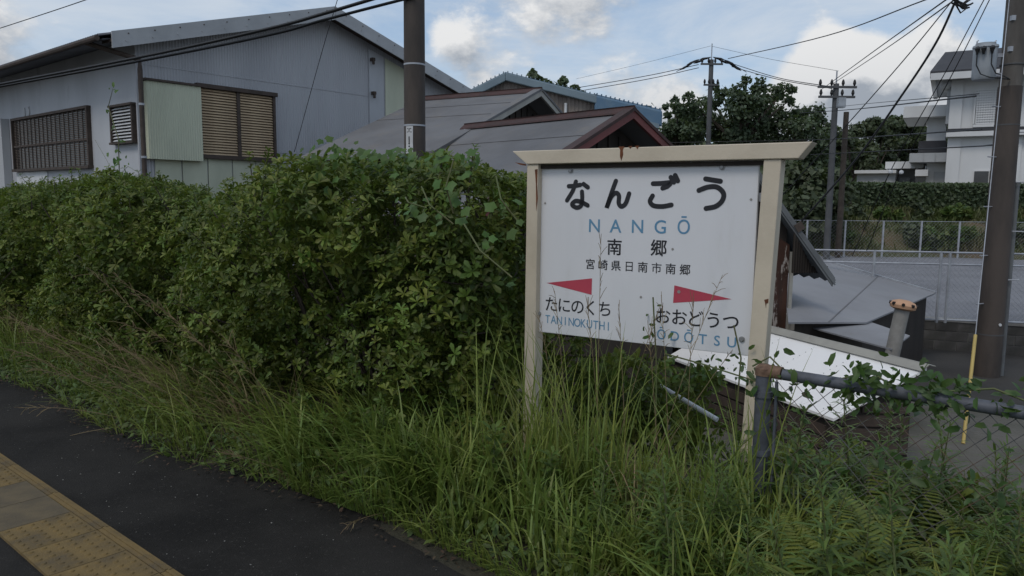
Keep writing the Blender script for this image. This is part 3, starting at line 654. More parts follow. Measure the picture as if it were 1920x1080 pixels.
# white roofed shed
ws = thing('white_roof_shed', 'low shed with a bright white painted sheet roof below the sign', 'shed', (3.5, 9, -1.5))
zr_, ze_ = -0.2, -0.78
r0, r1 = Uz(1425, 599, zr_), Uz(1738, 690, zr_)
dv = (r1 - r0).normalized(); qv = Vector((-dv.y, dv.x, 0))
if qv.x > 0: qv = -qv
e1 = Uz(1563, 785, ze_)
e1l = (e1 - r1).dot(qv); sk = (e1 - r1).dot(dv)
e0 = r0 + (e1 - r1) - dv * 0.3
e0 = Uz(1252, 668, ze_); e0 = Vector((e0.x, e0.y, ze_)); r0 = e0 - (e1 - r1)
MB().slab([r0, r1, e1, e0], (0, 0, -.03)).build('roof_sheet', M_wroof, ws)
nrm = (r1 - r0).cross(e1 - r1).normalized()
if nrm.z < 0: nrm = -nrm
# raised pan joints with a row of screws
for k in range(1, 6):
    t_ = k / 5.4
    a, c = r0.lerp(r1, t_), e0.lerp(e1, t_)
    MB().bar(a + nrm * .0, c + nrm * .0, .035, .005, nrm).build('sheet_joint', M_wroof, ws)
    for j in range(1, 13):
        q = a.lerp(c, j / 13); MB().tube([q + nrm * .001, q + nrm * .007], .0075, 6).build('screw', M_fascia, ws)
ev = (e1 - r1).normalized()
MB().slab([r0 + nrm * .03 - ev * .02, r1 + nrm * .03 - ev * .02 + dv * .03, r1 + nrm * .012 + ev * .085 + dv * .03, r0 + nrm * .012 + ev * .085], nrm * .012).build('ridge_strip', M_lap, ws)
MB().slab([r0 + nrm * .03 - ev * .02, r1 + nrm * .03 - ev * .02 + dv * .06, r1 + nrm * .0 - ev * .055 + dv * .06, r0 - ev * .055], nrm * .012).build('ridge_strip', M_lap, ws)
# wall of dark boards under the right-hand verge and front
for a, c in ((r1, e1), (e1, e0)):
    a2, c2 = a - dv * .12 + ev * .06, c - dv * .12 - ev * .06
    if a is e1: c2 = e0 - ev * .06; a2 = e1 - ev * .06 - dv * .12
    hd = Vector((c2.x - a2.x, c2.y - a2.y, 0)); L_ = hd.length; hd.normalize(); hn = Vector((hd.y, -hd.x, 0))
    if hn.y > 0: hn = -hn
    MB().slab([(a2.x, a2.y, -1.5), (c2.x, c2.y, -1.5), c2 - Vector((0, 0, .05)), a2 - Vector((0, 0, .05))], hn * -.03).build('wall', M_dkwood, ws)
    nb_ = 7
    for j in range(nb_):
        zz = -1.42 + j * .15
        t0, t1 = 0.02, 0.98
        p0, p1 = a2.lerp(c2, t0), a2.lerp(c2, t1)
        if min(p0.z, p1.z) - .05 < zz + .06:
            if max(p0.z, p1.z) - .12 < zz: continue
            t_ = (zz + .12 - p0.z) / (p1.z - p0.z) if abs(p1.z - p0.z) > .01 else 1
            if p0.z > p1.z: p1 = p0.lerp(p1, max(.05, min(1, t_)))
        mo = M_brown
        MB().bar((p0.x + hn.x * .01, p0.y + hn.y * .01, zz), (p1.x + hn.x * .01, p1.y + hn.y * .01, zz), .02, .12).build('board', mo, ws)
pp = MB().tube([Uy(1238, 724, 4.35), Uy(1345, 787, 4.05)], .014, 10).build('white_pipe', M_whit2)
tag(pp, 'white plastic pipe lying aslant in the dark gap under the sign', 'pipe')

# vent pipe with a terracotta cap
vb, vt = Uy(1672, 668, 9.3), Uy(1693, 575, 9.3)
vp = thing('vent_pipe', 'leaning cement vent pipe with a holed terracotta cap beside the white roof', 'vent pipe', (vb.x, vb.y, -1.5))
MB().tube([vb + (vb - vt) * 1.2, vt], .088, 14).build('pipe', M_conc, vp, smooth=True)
ax = (vt - vb).normalized()
capm = MB().tube([vt - ax * .04, vt - ax * .02, vt + ax * .02, vt + ax * .06, vt + ax * .085], [.10, .145, .155, .13, .06], 18).build('cap', M_orange, vp, smooth=True)
for k in range(8):
    an = k * math.pi / 4 + .3; x_ = Vector((1, 0, 0)); y_ = ax.cross(x_).normalized(); x_ = y_.cross(ax)
    rd = x_ * math.cos(an) + y_ * math.sin(an)
    MB().tube([vt + rd * .13 + ax * .03, vt + rd * .162 + ax * .028], .02, 8).build('hole', M_black, capm)

# ------------------------------------------------------------------ white house and annexes on the right
HO, HV, HW = Uy(1773, 300, 43), Vector((0.866, -0.5, 0)), Vector((0.5, 0.866, 0))     # the house front turns towards the lot
def Uh(px, py, off):
    r = ray(px, py); return EYE + r * ((HO + HW * off - EYE).dot(HW) / r.dot(HW))
def fbox(name, m_, parent, x0, y0, x1, y1, d, depth, bevel=0.0):
    off = d - 43.0; a, c = Uh(x0, (y0 + y1) / 2, off), Uh(x1, (y0 + y1) / 2, off); xm = x0 + min(20, (x1 - x0) / 2)
    t_, b_ = Uh(xm, y0, off).z, Uh(xm, y1, off).z; L_ = (c - a).dot(HV); mid = a + HV * (L_ / 2) + HW * (depth / 2)
    return MB().box((mid.x, mid.y, (t_ + b_) / 2), L_, depth, t_ - b_, HV, HW).build(name, m_, parent, bevel)
D = 43.0
wh = thing('white_house', 'two storey white plaster house with dark roof, behind the right utility pole', 'building', (30, D, 2.3))
fbox('lower_wall', M_plaster, wh, 1773, 250, 2060, 380, D, 9)
fbox('upper_wall', M_plaster, wh, 1781, 146, 2060, 249.5, D + .25, 8.5)
fbox('pilaster', M_plaster, wh, 1781, 150, 1804, 243, D + .08, .3)
fbox('pilaster', M_plaster, wh, 1773, 256, 1798, 380, D - .12, .3)
fbox('pilaster', M_plaster, wh, 1905, 256, 1912, 380, D - .12, .3)
fbox('ledge', M_plaster, wh, 1774, 247, 2070, 256, D - .55, .7)
fbox('ledge_roof', M_hroof, wh, 1776, 241, 2070, 246.5, D - .35, .6)
fbox('eave_board', M_plaster, wh, 1745, 136, 2080, 149, D - 1.1, .25)
fbox('eave_board', M_plaster, wh, 1745, 136, 1754, 149, D - .85, 9)
e0_ = Uh(1744, 137, -1.1); a = Uh(1772, 101, 3.0); z_ = e0_.z - .02; e0_ = Vector((e0_.x, e0_.y, z_))
MB().slab([e0_, e0_ + HV * 16, Vector((*(a + HV * 16).xy, a.z)), a], (0, 0, .1)).build('roof_slope', M_hroof, wh)
MB().slab([e0_, a, a + HW * 3, e0_ + HW * 9.6], (0, 0, .1)).build('roof_slope', M_hroof, wh)
q = e0_ + HV * 8 + HW * 4.9; MB().box((q.x, q.y, z_ - .12), 16, 9.4, .1, HV, HW).build('eave_soffit', M_plast2, wh)
lw = fbox('lattice_window', M_plast2, wh, 1829, 168, 1892, 233, D + .16, .1)
fbox('window_pane', M_frost, lw, 1831, 170, 1890, 231, D + .14, .03)
lat = MB()
for k in range(14):
    t_ = k / 13; x0 = 1830 + 60 * t_
    a, c = Uh(x0, 169, .10), Uh(x0, 232, .10); lat.bar((a.x, a.y, a.z), (a.x, a.y, c.z), .07, .07, HW)
for k in range(15):
    y0 = 169 + 63 * k / 14; a, c = Uh(1830, y0, .06), Uh(1891, y0, .06); lat.bar((a.x, a.y, a.z), (c.x, c.y, a.z), .06, .07)
lat.build('lattice', M_plaster, lw)
fbox('sill', M_plaster, wh, 1824, 233, 1897, 238, D + .0, .3)
g_ = fbox('window', M_plaster, wh, 1824, 319, 1868, 347, D - .05, .08)
for x0, x1 in ((1826, 1853), (1855, 1866)): fbox('pane', M_glass, g_, x0, 321, x1, 347, D - .09, .03)
b_ = fbox('bay_window', M_plast2, wh, 1775, 163, 1781.5, 232, D + .6, 1.2)
fbox('bay_canopy', M_plaster, b_, 1766, 160, 1781, 166, D + .4, 1.6)
an = thing('annex', 'flat roofed white annex with a jutting upper roof, left of the white house', 'building', (25, 46, 2.3))
fbox('roof_slab', M_plaster, an, 1694, 199, 1774, 220, 45, 6)
fbox('upper_wall', M_plaster, an, 1738, 220, 1774, 266, 46, 4)
fbox('dark_roof', M_hroof, an, 1722, 264, 1774, 286, 45.4, 5)
fbox('lower_slab', M_plast2, an, 1705, 287, 1774, 304, 44.8, 5)
for x in (1730, 1752): fbox('slab_joint', M_fascia, an, x, 287, x + 2, 304, 44.75, .1)
fbox('lower_wall', M_plaster, an, 1736, 304, 1774, 365, 45.8, 4)
fbox('wall_panel', M_plast2, an, 1750, 322, 1772, 350, 45.75, .1)
fbox('canopy', M_plaster, an, 1716, 318, 1740, 330, 45, 2)
fbox('garage_opening', M_glass, an, 1716, 330, 1737, 350, 46, 1)
an2 = thing('annex', 'low grey carport building with thin white roof left of the annex', 'building', (22, 47, 2.3))
fbox('roof_slab', M_plaster, an2, 1660, 303, 1732, 316, 47, 5)
fbox('back_wall', M_plast2, an2, 1672, 316, 1718, 365, 49, 2)
fbox('storage_box', M_frost, an2, 1686, 333, 1706, 352, 48.5, .4)
an3 = thing('outbuilding', 'long low pale outbuilding above the clipped hedge', 'building', (20, 46, 2.3))
fbox('wall', M_plast2, an3, 1606, 325, 1678, 365, 46, 3)
fbox('roof_slab', M_plaster, an3, 1602, 319, 1680, 325, 45.6, 4)
for x in (1637, 1663): fbox('door', M_fascia, an3, x, 333, x + 10, 352, 45.95, .08)

# ------------------------------------------------------------------ station sign
psi = -0.5658
bt = Vector((math.cos(psi), math.sin(psi), 0)); bf = Vector((math.sin(psi), -math.cos(psi), 0))    # along the board / towards the viewer
BL0 = Vector((0.1413, 4.0816, 1.5 + 0.1878 - 0.9)); BW, BH = 1.155, 0.9
def buv(px, py, proud=0.0):
    r = ray(px, py); o = BL0 + bf * proud; t_ = (o - EYE).dot(bf) / r.dot(bf); q = EYE + r * t_ - o
    return q.dot(bt), q.z
def bp(u, v, f=0.0): return BL0 + bt * u + bf * f + Vector((0, 0, v))
sg = thing('station_sign', 'white enamel station name board on a cream painted timber frame, in tall grass', 'sign', (BL0.x + bt.x * .58, BL0.y + bt.y * .58, 0.0))
uL0, _ = buv(988, 312, .04); uL1, _ = buv(1009, 312, .04); uR0, _ = buv(1432, 300, .04); uR1, _ = buv(1465, 300, .04)
vtop = buv(1240, 300, .04)[1]
uT0, vT0 = buv(960, 286, .05); uT1, vT1 = buv(1524, 262, .05); uB0, vB0 = buv(987, 311, .05); uB1, vB1 = buv(1497, 295, .05)
vbeam = (buv(1000, 309, .05)[1] + buv(1450, 297, .05)[1]) / 2
vtopb = (vT0 + vT1) / 2
pd = 0.085
for i, (a, c, lean) in enumerate(((uL0, uL1, -0.006), (uR0, uR1, -0.05))):
    pz = -BL0.z - 0.3
    h_ = vbeam - pz; l2 = lean * h_ / 1.5
    MB().hexa([bp(a + l2, pz, -.045), bp(c + l2, pz, -.045), bp(c + l2, pz, .04), bp(a + l2, pz, .04), bp(a, vbeam, -.045), bp(c, vbeam, -.045), bp(c, vbeam, .04), bp(a, vbeam, .04)]).build('post', M_cream, sg, 0.004)
MB().hexa([bp(uB0, vbeam + .001, -.06), bp(uB1, vbeam + .001, -.06), bp(uB1, vbeam + .001, .05), bp(uB0, vbeam + .001, .05), bp(uT0, vtopb, -.06), bp(uT1, vtopb, -.06), bp(uT1, vtopb, .05), bp(uT0, vtopb, .05)]).build('beam', M_cream, sg, 0.004)
# rust under the beam and running down its face
def blot(pxs, f):
    pts = [bp(*buv(x, y, f), f) for x, y in pxs]; MB().slab(pts, bf * 0.0012).build('rust_stain', M_rust, sg)
blot([(1160, 275), (1171, 274.5), (1168, 281), (1168.5, 290), (1165, 301.5), (1162.5, 293), (1163, 281)], .0502)
blot([(1178, 274), (1186, 273.8), (1182, 279)], .0502); blot([(1190, 273.5), (1199, 273), (1195, 280), (1193, 276)], .0502)
blot([(966, 304.5), (986, 307.5), (987, 311), (975, 309)], .0502)
blot([(1003, 318), (1008, 317), (1007, 345), (1008.5, 372), (1005.5, 396), (1005, 345)], .0405)
blot([(1433, 562), (1441, 560), (1440.5, 568), (1437, 569), (1436.2, 578), (1435, 570)], .0405)
MB().box(bp((uL1 + uR0) / 2, vbeam - .013, -.012), uR0 - uL1 - .002, .05, .02, bt, bf).build('gap_shade_strip', M_dkwood, sg)  # dark strip fills the gap under the beam; its shade is in the colour
bd = MB().box(bp(BW / 2, BH / 2, -.012), BW, .02, BH, bt, bf).build('board', M_white, sg, 0.003)
MB().box(bp(BW / 2, BH / 2, -.032), BW - .08, .018, BH - .06, bt, bf).build('board_backing', M_brown, sg)
for v in (.16, .74): MB().box(bp(BW / 2, v, -.034), uR0 - uL1 + .01, .012, .04, bt, bf).build('board_bracket', M_galv, sg)
for (x, y) in ((1070, 320), (1354, 313.5), (1010.5, 588), (1391, 636)):
    u, v = buv(x, y); c0 = bp(u, v, -.002)
    bo = MB().tube([c0, c0 + bf * .006, c0 + bf * .0061, c0 + bf * .012], [.0135, .0135, .009, .008], 14).build('bolt', M_bolt, bd)
for (x, y) in ((1022, 381), (1408, 374), (1201.5, 557), (1261, 467)):
    u, v = buv(x, y); bo = MB().tube([bp(u, v, -.002), bp(u, v, .0002)], .006, 10).build('chip_mark', M_conc, bd)

def stroke_mesh(mb, pts_uv, r, h=0.0016, closed=False):
    """a rounded flat brush stroke through board points (u, v)"""
    P = [np.array(p_) for p_ in pts_uv]
    if len(P) > 2:
        Q = [2 * P[0] - P[1]] + P + [2 * P[-1] - P[-2]]; out_ = []
        for i in range(1, len(Q) - 2):
            for t_ in np.linspace(0, 1, 7)[:-1]:
                a, b_, c, d = Q[i - 1:i + 3]
                out_.append(.5 * (2 * b_ + (c - a) * t_ + (2 * a - 5 * b_ + 4 * c - d) * t_ ** 2 + (3 * b_ - a - 3 * c + d) * t_ ** 3))
        P = out_ + [P[-1]]
    n = len(P); L, Rr = [], []
    for i in range(n):
        d = P[min(i + 1, n - 1)] - P[max(i - 1, 0)]; d = d / max(np.linalg.norm(d), 1e-9); nn_ = np.array([-d[1], d[0]]); L.append(P[i] + nn_ * r); Rr.append(P[i] - nn_ * r)
    d0 = P[1] - P[0]; d1 = P[-1] - P[-2]
    def arc(c, ang0):
        return [c + r * np.array([math.cos(ang0 + k * math.pi / 8), math.sin(ang0 + k * math.pi / 8)]) for k in range(1, 8)]
    a0 = math.atan2(d0[1], d0[0]); a1 = math.atan2(d1[1], d1[0])
    for q in range(n - 1): quad2(mb, [Rr[q], Rr[q + 1], L[q + 1], L[q]], h)
    quad2(mb, [L[0]] + arc(P[0], a0 + math.pi / 2) + [Rr[0]], h); quad2(mb, [Rr[-1]] + arc(P[-1], a1 - math.pi / 2) + [L[-1]], h)
LAYER = [0.0]
def quad2(mb, poly, h):
    n = len(poly); top = [bp(p_[0], p_[1], -.002 + h + LAYER[0]) for p_ in poly]; bot = [bp(p_[0], p_[1], -.0015) for p_ in poly]
    mb.add(top, [tuple(range(n))])
def strokes(name, m_, strks, r, parent=bd):
    mb = MB()
    for i, s_ in enumerate(strks):
        LAYER[0] = 0.00015 * (i % 5)
        rr = s_[0] if isinstance(s_[0], float) else r
        pts = s_[1:] if isinstance(s_[0], float) else s_
        stroke_mesh(mb, [buv(*crop5(*p_)) for p_ in pts], rr)
    return mb.build(name, m_, parent)
def crop5(x, y): return 940 + x * 620 / 1522, 240 + y * 440 / 1080
# big rounded kana, drawn stroke by stroke
strokes('kana_na', M_ink, [[(310, 268), (333, 267), (363, 262)], [(343, 247), (328, 290), (302, 333)], [(378, 258), (398, 273)], [(371, 293), (372, 330), (366, 358), (345, 366), (325, 352), (342, 336), (368, 341), (397, 356)]], .0118)
strokes('kana_n', M_ink, [[(527, 244), (510, 290), (484, 368), (505, 318), (527, 299), (541, 312), (540, 345), (552, 361), (572, 347), (588, 302)]], .0118)
strokes('kana_go', M_ink, [[(698, 256), (735, 255), (777, 252), (764, 268), (742, 277)], [(696, 312), (684, 337), (700, 357), (740, 361), (782, 354)], [(780, 227), (794, 249)], [(800, 218), (812, 243)]], .0118)
strokes('kana_u', M_ink, [[(940, 234), (975, 240), (1008, 245)], [(909, 287), (950, 272), (992, 272), (1022, 300), (1016, 335), (985, 361), (942, 370)]], .0118)

def glyph(ch, size, off=0.0):
    cu = bpy.data.curves.new('glyph', 'FONT'); cu.body = ch; cu.size = size; cu.offset = off; cu.resolution_u = 4
    o = bpy.data.objects.new('glyph', cu); COL.objects.link(o)
    bpy.context.view_layer.update()
    me = bpy.data.meshes.new_from_object(o.evaluated_get(bpy.context.evaluated_depsgraph_get()))
    V = [tuple(v.co) for v in me.vertices]; Fc = [tuple(p_.vertices) for p_ in me.polygons]
    bpy.data.objects.remove(o); bpy.data.curves.remove(cu); bpy.data.meshes.remove(me)
    return np.array(V).reshape(-1, 3), Fc
GC = {}
def text_line(name, chars, first, last, hpx0, hpx1, m_, off=0.0, cjk=True, wfac=1.0, parent=bd):
    """chars spread evenly between two pixel centres; glyph height in pixels at both ends"""
    u0, v0 = buv(*first); u1, v1 = buv(*last)
    hh = []
    for (x, y), h in ((first, hpx0), (last, hpx1)): hh.append(abs(buv(x, y - h / 2)[1] - buv(x, y + h / 2)[1]))
    n = len(chars)
    for i, ch in enumerate(chars):
        if ch == ' ': continue
        t_ = i / (n - 1) if n > 1 else 0
        size = 1.0; dense = ch in '南郷崎宮県'; V, Fc = glyph(ch, 1.0, .002 if dense else off)
        if len(V) == 0: print('no glyph', ch); continue
        h_ = hh[0] + (hh[1] - hh[0]) * t_
        mn, mx = V.min(0), V.max(0)
        if cjk: sc = h_ / 0.90; cx, cy = 0.5 if ch not in 'Ō' else (mn[0] + mx[0]) / 2, 0.36
        else: sc = h_ / 0.72; cx, cy = (mn[0] + mx[0]) / 2, 0.36
        if cjk: cx = (mn[0] + mx[0]) / 2 if mx[0] - mn[0] > .6 else cx if abs((mn[0] + mx[0]) / 2 - .5) < .25 else (mn[0] + mx[0]) / 2
        cu_, cv_ = u0 + (u1 - u0) * t_, v0 + (v1 - v0) * t_
        gm = MB(); ex = (off + .004) * .8 if dense else 0
        for j, (dx, dy) in enumerate(((-ex, -ex), (ex, -ex), (-ex, ex), (ex, ex)) if dense else ((0, 0),)):     # dense kanji are thickened by four close layers
            gm.add([bp(cu_ + (v[0] + dx - cx) * sc * wfac, cv_ + (v[1] + dy - cy) * sc, -.0008 + .00006 * j) for v in V], Fc)
        gm.build(name, m_, parent)
def c5(x, y): return crop5(x, y)
text_line('roman_letter', 'NANGŌ', c5(428, 448), c5(839, 455), 25, 26, M_blue, .008, False)
text_line('kanji', '南郷', c5(520, 549), c5(724, 553), 29, 30, M_ink, .008)
text_line('address_kanji', '宮崎県日南市南郷', c5(409, 627), c5(845, 653), 18.5, 19.5, M_ink, .004)
text_line('small_kana', 'たにのくち', c5(230, 812), c5(475, 834), 27, 28, M_ink, .006)
text_line('small_roman_letter', 'TANINOKUTHI', c5(213, 878), c5(492, 912), 15.5, 16.5, M_blue, .004, False, .8)
text_line('small_kana', 'おおどうつ', c5(745, 866), c5(1055, 893), 29, 31, M_ink, .008)
text_line('small_roman_letter', 'ŌDŌTSU', c5(736, 950), c5(1060, 985), 18, 20, M_blue, .008, False)
for pts in ([(207, 713), (417, 692), (415, 768)], [(796, 724), (1060, 788), (790, 805)]):
    m_ = MB(); m_.add([bp(*buv(*c5(*p_)), -.0008) for p_ in pts], [(0, 1, 2)]); m_.build('arrow', M_red, bd)
u, v = buv(*c5(817, 754)); MB().tube([bp(u, v, -.0008), bp(u, v, .0006)], .008, 12).build('pale_spot', M_conc, bd)

# ------------------------------------------------------------------ wire fence beside the sign
P0 = Uz(1428, 692, 0.82); P0 = SN(P0.dot(Sx), 3.03, 0)
fe = thing('wire_fence', 'blue grey pipe fence with chain link mesh, overgrown, right of the sign', 'fence', P0)
FH, FL = 0.80, 3.4
MB().tube([P0 + Vector((0, 0, -.3)), P0 + Vector((0, 0, FH))], .032, 16).build('post', M_rail, fe, smooth=True)
MB().tube([P0 + Vector((0, 0, FH - .01)), P0 + Vector((0, 0, FH + .02)), P0 + Vector((0, 0, FH + .035))], [.036, .036, .022], 16).build('post_cap', M_rcap, fe, smooth=True)
MB().tube([P0 + Vector((0, 0, FH + .01)), P0 + Sx * .075 + Vector((0, 0, FH + .008))], .028, 12).build('rail_socket', M_rcap, fe, smooth=True)
MB().tube([P0 + Sx * .08 + Vector((0, 0, FH + .005)), P0 + Sx * FL + Vector((0, 0, FH - .01))], .0235, 14).build('rail', M_rail, fe, smooth=True)
MB().tube([P0 + Sx * 2.0 + Vector((0, 0, -.3)), P0 + Sx * 2.0 + Vector((0, 0, FH - .02))], .026, 12).build('post', M_rail, fe, smooth=True)
MB().tube([P0 + Sx * .055 + Vector((0, 0, -.1)), P0 + Sx * .055 + Vector((0, 0, FH - .03))], .007, 6).build('tension_bar', M_rail, fe)
for z_ in (.15, .45, .7): MB().tube([P0 + Vector((0, 0, z_)), P0 + Vector((0, 0, z_ + .025))], .041, 14).build('clamp', M_rail, fe)
wm = MB(); st = 0.075
def diag(A, ax_, L_, z0, z1, stp, r_, mb):
    H_ = z1 - z0; k = -int(H_ / stp) - 1
    while k * stp < L_:
        for sg_ in (1, -1):
            x0 = k * stp; x1 = x0 + H_
            za, zb_ = (z0, z1) if sg_ > 0 else (z1, z0)
            t0 = max(0, -x0 / H_); t1 = min(1, (L_ - x0) / H_)
            if t1 <= t0: continue
            mb.tube([A + ax_ * (x0 + H_ * t0) + Vector((0, 0, za + (zb_ - za) * t0)), A + ax_ * (x0 + H_ * t1) + Vector((0, 0, za + (zb_ - za) * t1))], r_, 3, cap=False)
        k += 1
diag(P0 + Sx * .05, Sx, FL - .05, 0.02, FH - .02, st, .0016, wm)
tag(wm.build('wire_mesh', M_wirem, fe), kind='stuff')

def lot_fence(label, A, B, z0, h, npost, double=(), rail=True, pr=.03, stp=.1):
    d = (B - A); L_ = d.length; d.normalize(); f_ = thing('lot_fence', label, 'fence', (A.x, A.y, z0), 'wire fences round the gravel lot')
    for k in range(npost):
        q = A + (B - A) * (k / (npost - 1)); q = Vector((q.x, q.y, z0))
        MB().tube([q, q + Vector((0, 0, h))], pr, 8).build('post', M_galv, f_)
        if k in double: MB().tube([q + d * .16, q + d * .16 + Vector((0, 0, h))], pr, 8).build('post', M_galv, f_)
    for zz in ((h - .02, .06, h * .82) if rail else (h - .02,)): MB().tube([Vector((A.x, A.y, z0 + zz)), Vector((B.x, B.y, z0 + zz))], .02 if rail else .012, 6).build('rail', M_galv, f_)
    m_ = MB(); diag(Vector((A.x, A.y, z0)), d, L_, .05, h - .02, stp, .0022, m_); tag(m_.build('wire_mesh', M_galv, f_), kind='stuff')
FA, FB = Uz(1395, 590, LZ + .05), Uz(2150, 617, LZ + .05)
zt_ = Uy(1755, 467, Uz(1755, 597, LZ).y).z
lot_fence('silver wire fence standing on the block wall, near side of the gravel lot', FA, FB, LZ + .03, zt_ - LZ - .03, 7, (3,), True, .028)
FA, FB = Uy(1440, 472, 33.3), Uy(2080, 478, 33.3)
lot_fence('thin wire fence along the foot of the grassy bank, far side of the gravel lot', FA, FB, LZ, Uy(1700, 414, 33.3).z - LZ, 10, (), False, .045, .16)

# ------------------------------------------------------------------ utility poles, transformer, wires
pb = Uy(778, 300, 11.6)
dp = thing('utility_pole', 'thick dark brown utility pole rising from behind the hedge, with a white number plate', 'utility pole', (pb.x, pb.y, -1.5))
MB().tube([(pb.x, pb.y, -1.5), (pb.x, pb.y, 9.0)], .172, 20, .145).build('shaft', M_poled, dp, smooth=True)
for y_ in (122, 236): q = Uy(778, y_, 11.6); MB().tube([(pb.x, pb.y, q.z - .012), (pb.x, pb.y, q.z + .012)], .163 if y_ < 200 else .167, 20).build('band', M_galv, dp, smooth=True)
q = Uy(766, 262, 11.45); pl_ = MB()
for k in range(5):      # plate curved round the shaft
    a0, a1 = R(228 + k * 8), R(228 + (k + 1) * 8)
    pl_.hexa([(pb.x + r_ * math.cos(a), pb.y + r_ * math.sin(a), z_) for z_ in (q.z - .25, q.z + .2) for a, r_ in ((a0, .168), (a0, .172), (a1, .172), (a1, .168))])
plate = pl_.build('number_plate', M_whit2, dp)
for ch, dz, hh in (('エ', .14, .085), ('1', .0, .11), ('・', -.06, .1), ('・', -.10, .1)):
    V, Fc = glyph(ch, 1.0, .015); mn, mx = V.min(0), V.max(0); sc = hh / 0.9 if ch != '1' else hh / .75; cx = (mn[0] + mx[0]) / 2; m_ = MB(); pts = []
    for v in V:
        an_ = R(248) + (v[0] - cx) * sc / .174; pts.append((pb.x + .1735 * math.cos(an_), pb.y + .1735 * math.sin(an_), q.z + dz + (v[1] - .36) * sc))
    m_.add(pts, Fc).build('character', M_ink, plate)

RP = Uz(1849, 705, -1.5)
rp_ = thing('utility_pole', 'tall dark weathered utility pole beside the road, with steps and a cable pipe', 'utility pole', RP)
MB().tube([RP, RP + Vector((0, 0, 9.5))], .205, 22, .145).build('shaft', M_shaft, rp_, smooth=True)
MB().tube([RP + Vector((0, 0, .0)), RP + Vector((0, 0, 5.0))], .213, 22, .184).build('shade_sleeve', M_poled, rp_, smooth=True)  # added sleeve: weathered brown, with the lower shaft's shade put into its colour
cpx = RP + Vector((.27, .02, 0)); MB().tube([cpx, cpx + Vector((0, 0, 3.4))], .045, 10).build('cable_pipe', M_oldcorr, rp_, smooth=True)
for z_ in (.75, 4.35, 5.35): MB().tube([RP + Vector((0, 0, z_)), RP + Vector((0, 0, z_ + .02))], .2165 - z_ * .0056, 20).build('band', M_polef, rp_, smooth=True)
for k in range(9):
    z_ = 1.3 + k * .42; sd_ = 1 if k % 2 else -1
    MB().tube([RP + Vector((sd_ * .15, -.05, z_)), RP + Vector((sd_ * .36, -.12, z_))], .011, 6).build('step_bolt', M_galv, rp_)
MB().tube([RP + Vector((0.03, -.205, .95)), RP + Vector((.03, -.225, .95))], .025, 10).build('survey_button', M_whit2, rp_)
for z_, wdt in ((5.6, .3), (6.1, .35)): MB().box(RP + Vector((.1, -.1, z_)), .5, .08, .08).build('bracket', M_galv, rp_)
tq = Uy(1846, 116, RP.y - .05)
tr = thing('pole_transformer', 'grey cylindrical transformer hung on the right utility pole, black bushings on top', 'transformer', (tq.x, tq.y, tq.z - .27))
zz = tq.z; MB().tube([(tq.x, tq.y, zz - .30), (tq.x, tq.y, zz - .26), (tq.x, tq.y, zz + .22), (tq.x, tq.y, zz + .225), (tq.x, tq.y, zz + .26)], [.16, .178, .178, .195, .19], 20).build('tank', M_trans, tr, smooth=True)
MB().tube([(tq.x, tq.y, zz + .26), (tq.x, tq.y, zz + .30)], .15, 18).build('lid', M_trans, tr, smooth=True)
te, tf_ = Vector((.85, -.53, 0)), Vector((-.53, -.85, 0))
for dx in (-.11, -.02, .10):
    c0 = Vector((tq.x, tq.y, zz + .17)) + te * dx + tf_ * .165
    bu = MB().tube([c0 - tf_ * .03, c0 + tf_ * .04 + Vector((0, 0, .02)), c0 + tf_ * .075, c0 + tf_ * .08 - Vector((0, 0, .08))], [.03, .042, .04, .02], 10).build('bushing', M_black, tr, smooth=True)
    if dx != -.02: MB().tube([c0 + tf_ * .08 - Vector((0, 0, .07)), c0 + tf_ * .08 - Vector((0, 0, .25)), c0 + tf_ * .07 + te * .07 - Vector((0, 0, .40)), c0 + tf_ * .05 + te * .2 - Vector((0, 0, .46)), Vector((RP.x - .12, RP.y - .16, zz - .30))], .010, 6).build('lead', M_black, bu)
MB().bar((tq.x + .1, tq.y + .08, zz + .12), (RP.x, RP.y, zz + .12), .05, .06).build('mount_arm', M_galv, tr)
MB().bar((tq.x + .1, tq.y + .08, zz - .2), (RP.x, RP.y, zz - .2), .05, .06).build('mount_arm', M_galv, tr)
for dx in (-.15, .15): MB().tube([(tq.x + dx, tq.y, zz + .26), (tq.x + dx, tq.y, zz + .33), (tq.x + dx + .02, tq.y, zz + .35)], .012, 6).build('lifting_lug', M_galv, tr)
# guy wire with yellow guard
ga, gb = Uz(1806, 832, -1.5), Uy(1829, 628, 9.9)
gt = RP + Vector((-.16, -.05, 7.0))
gy = thing('guy_wire', 'guy wire with a yellow plastic guard beside the right utility pole', 'guy wire', ga)
gdir = (gb - ga)
MB().tube([ga, gb], .022, 10).build('guard', M_yel, gy, smooth=True); MB().tube([gb, gt], .006, 5).build('cable', M_galv, gy)

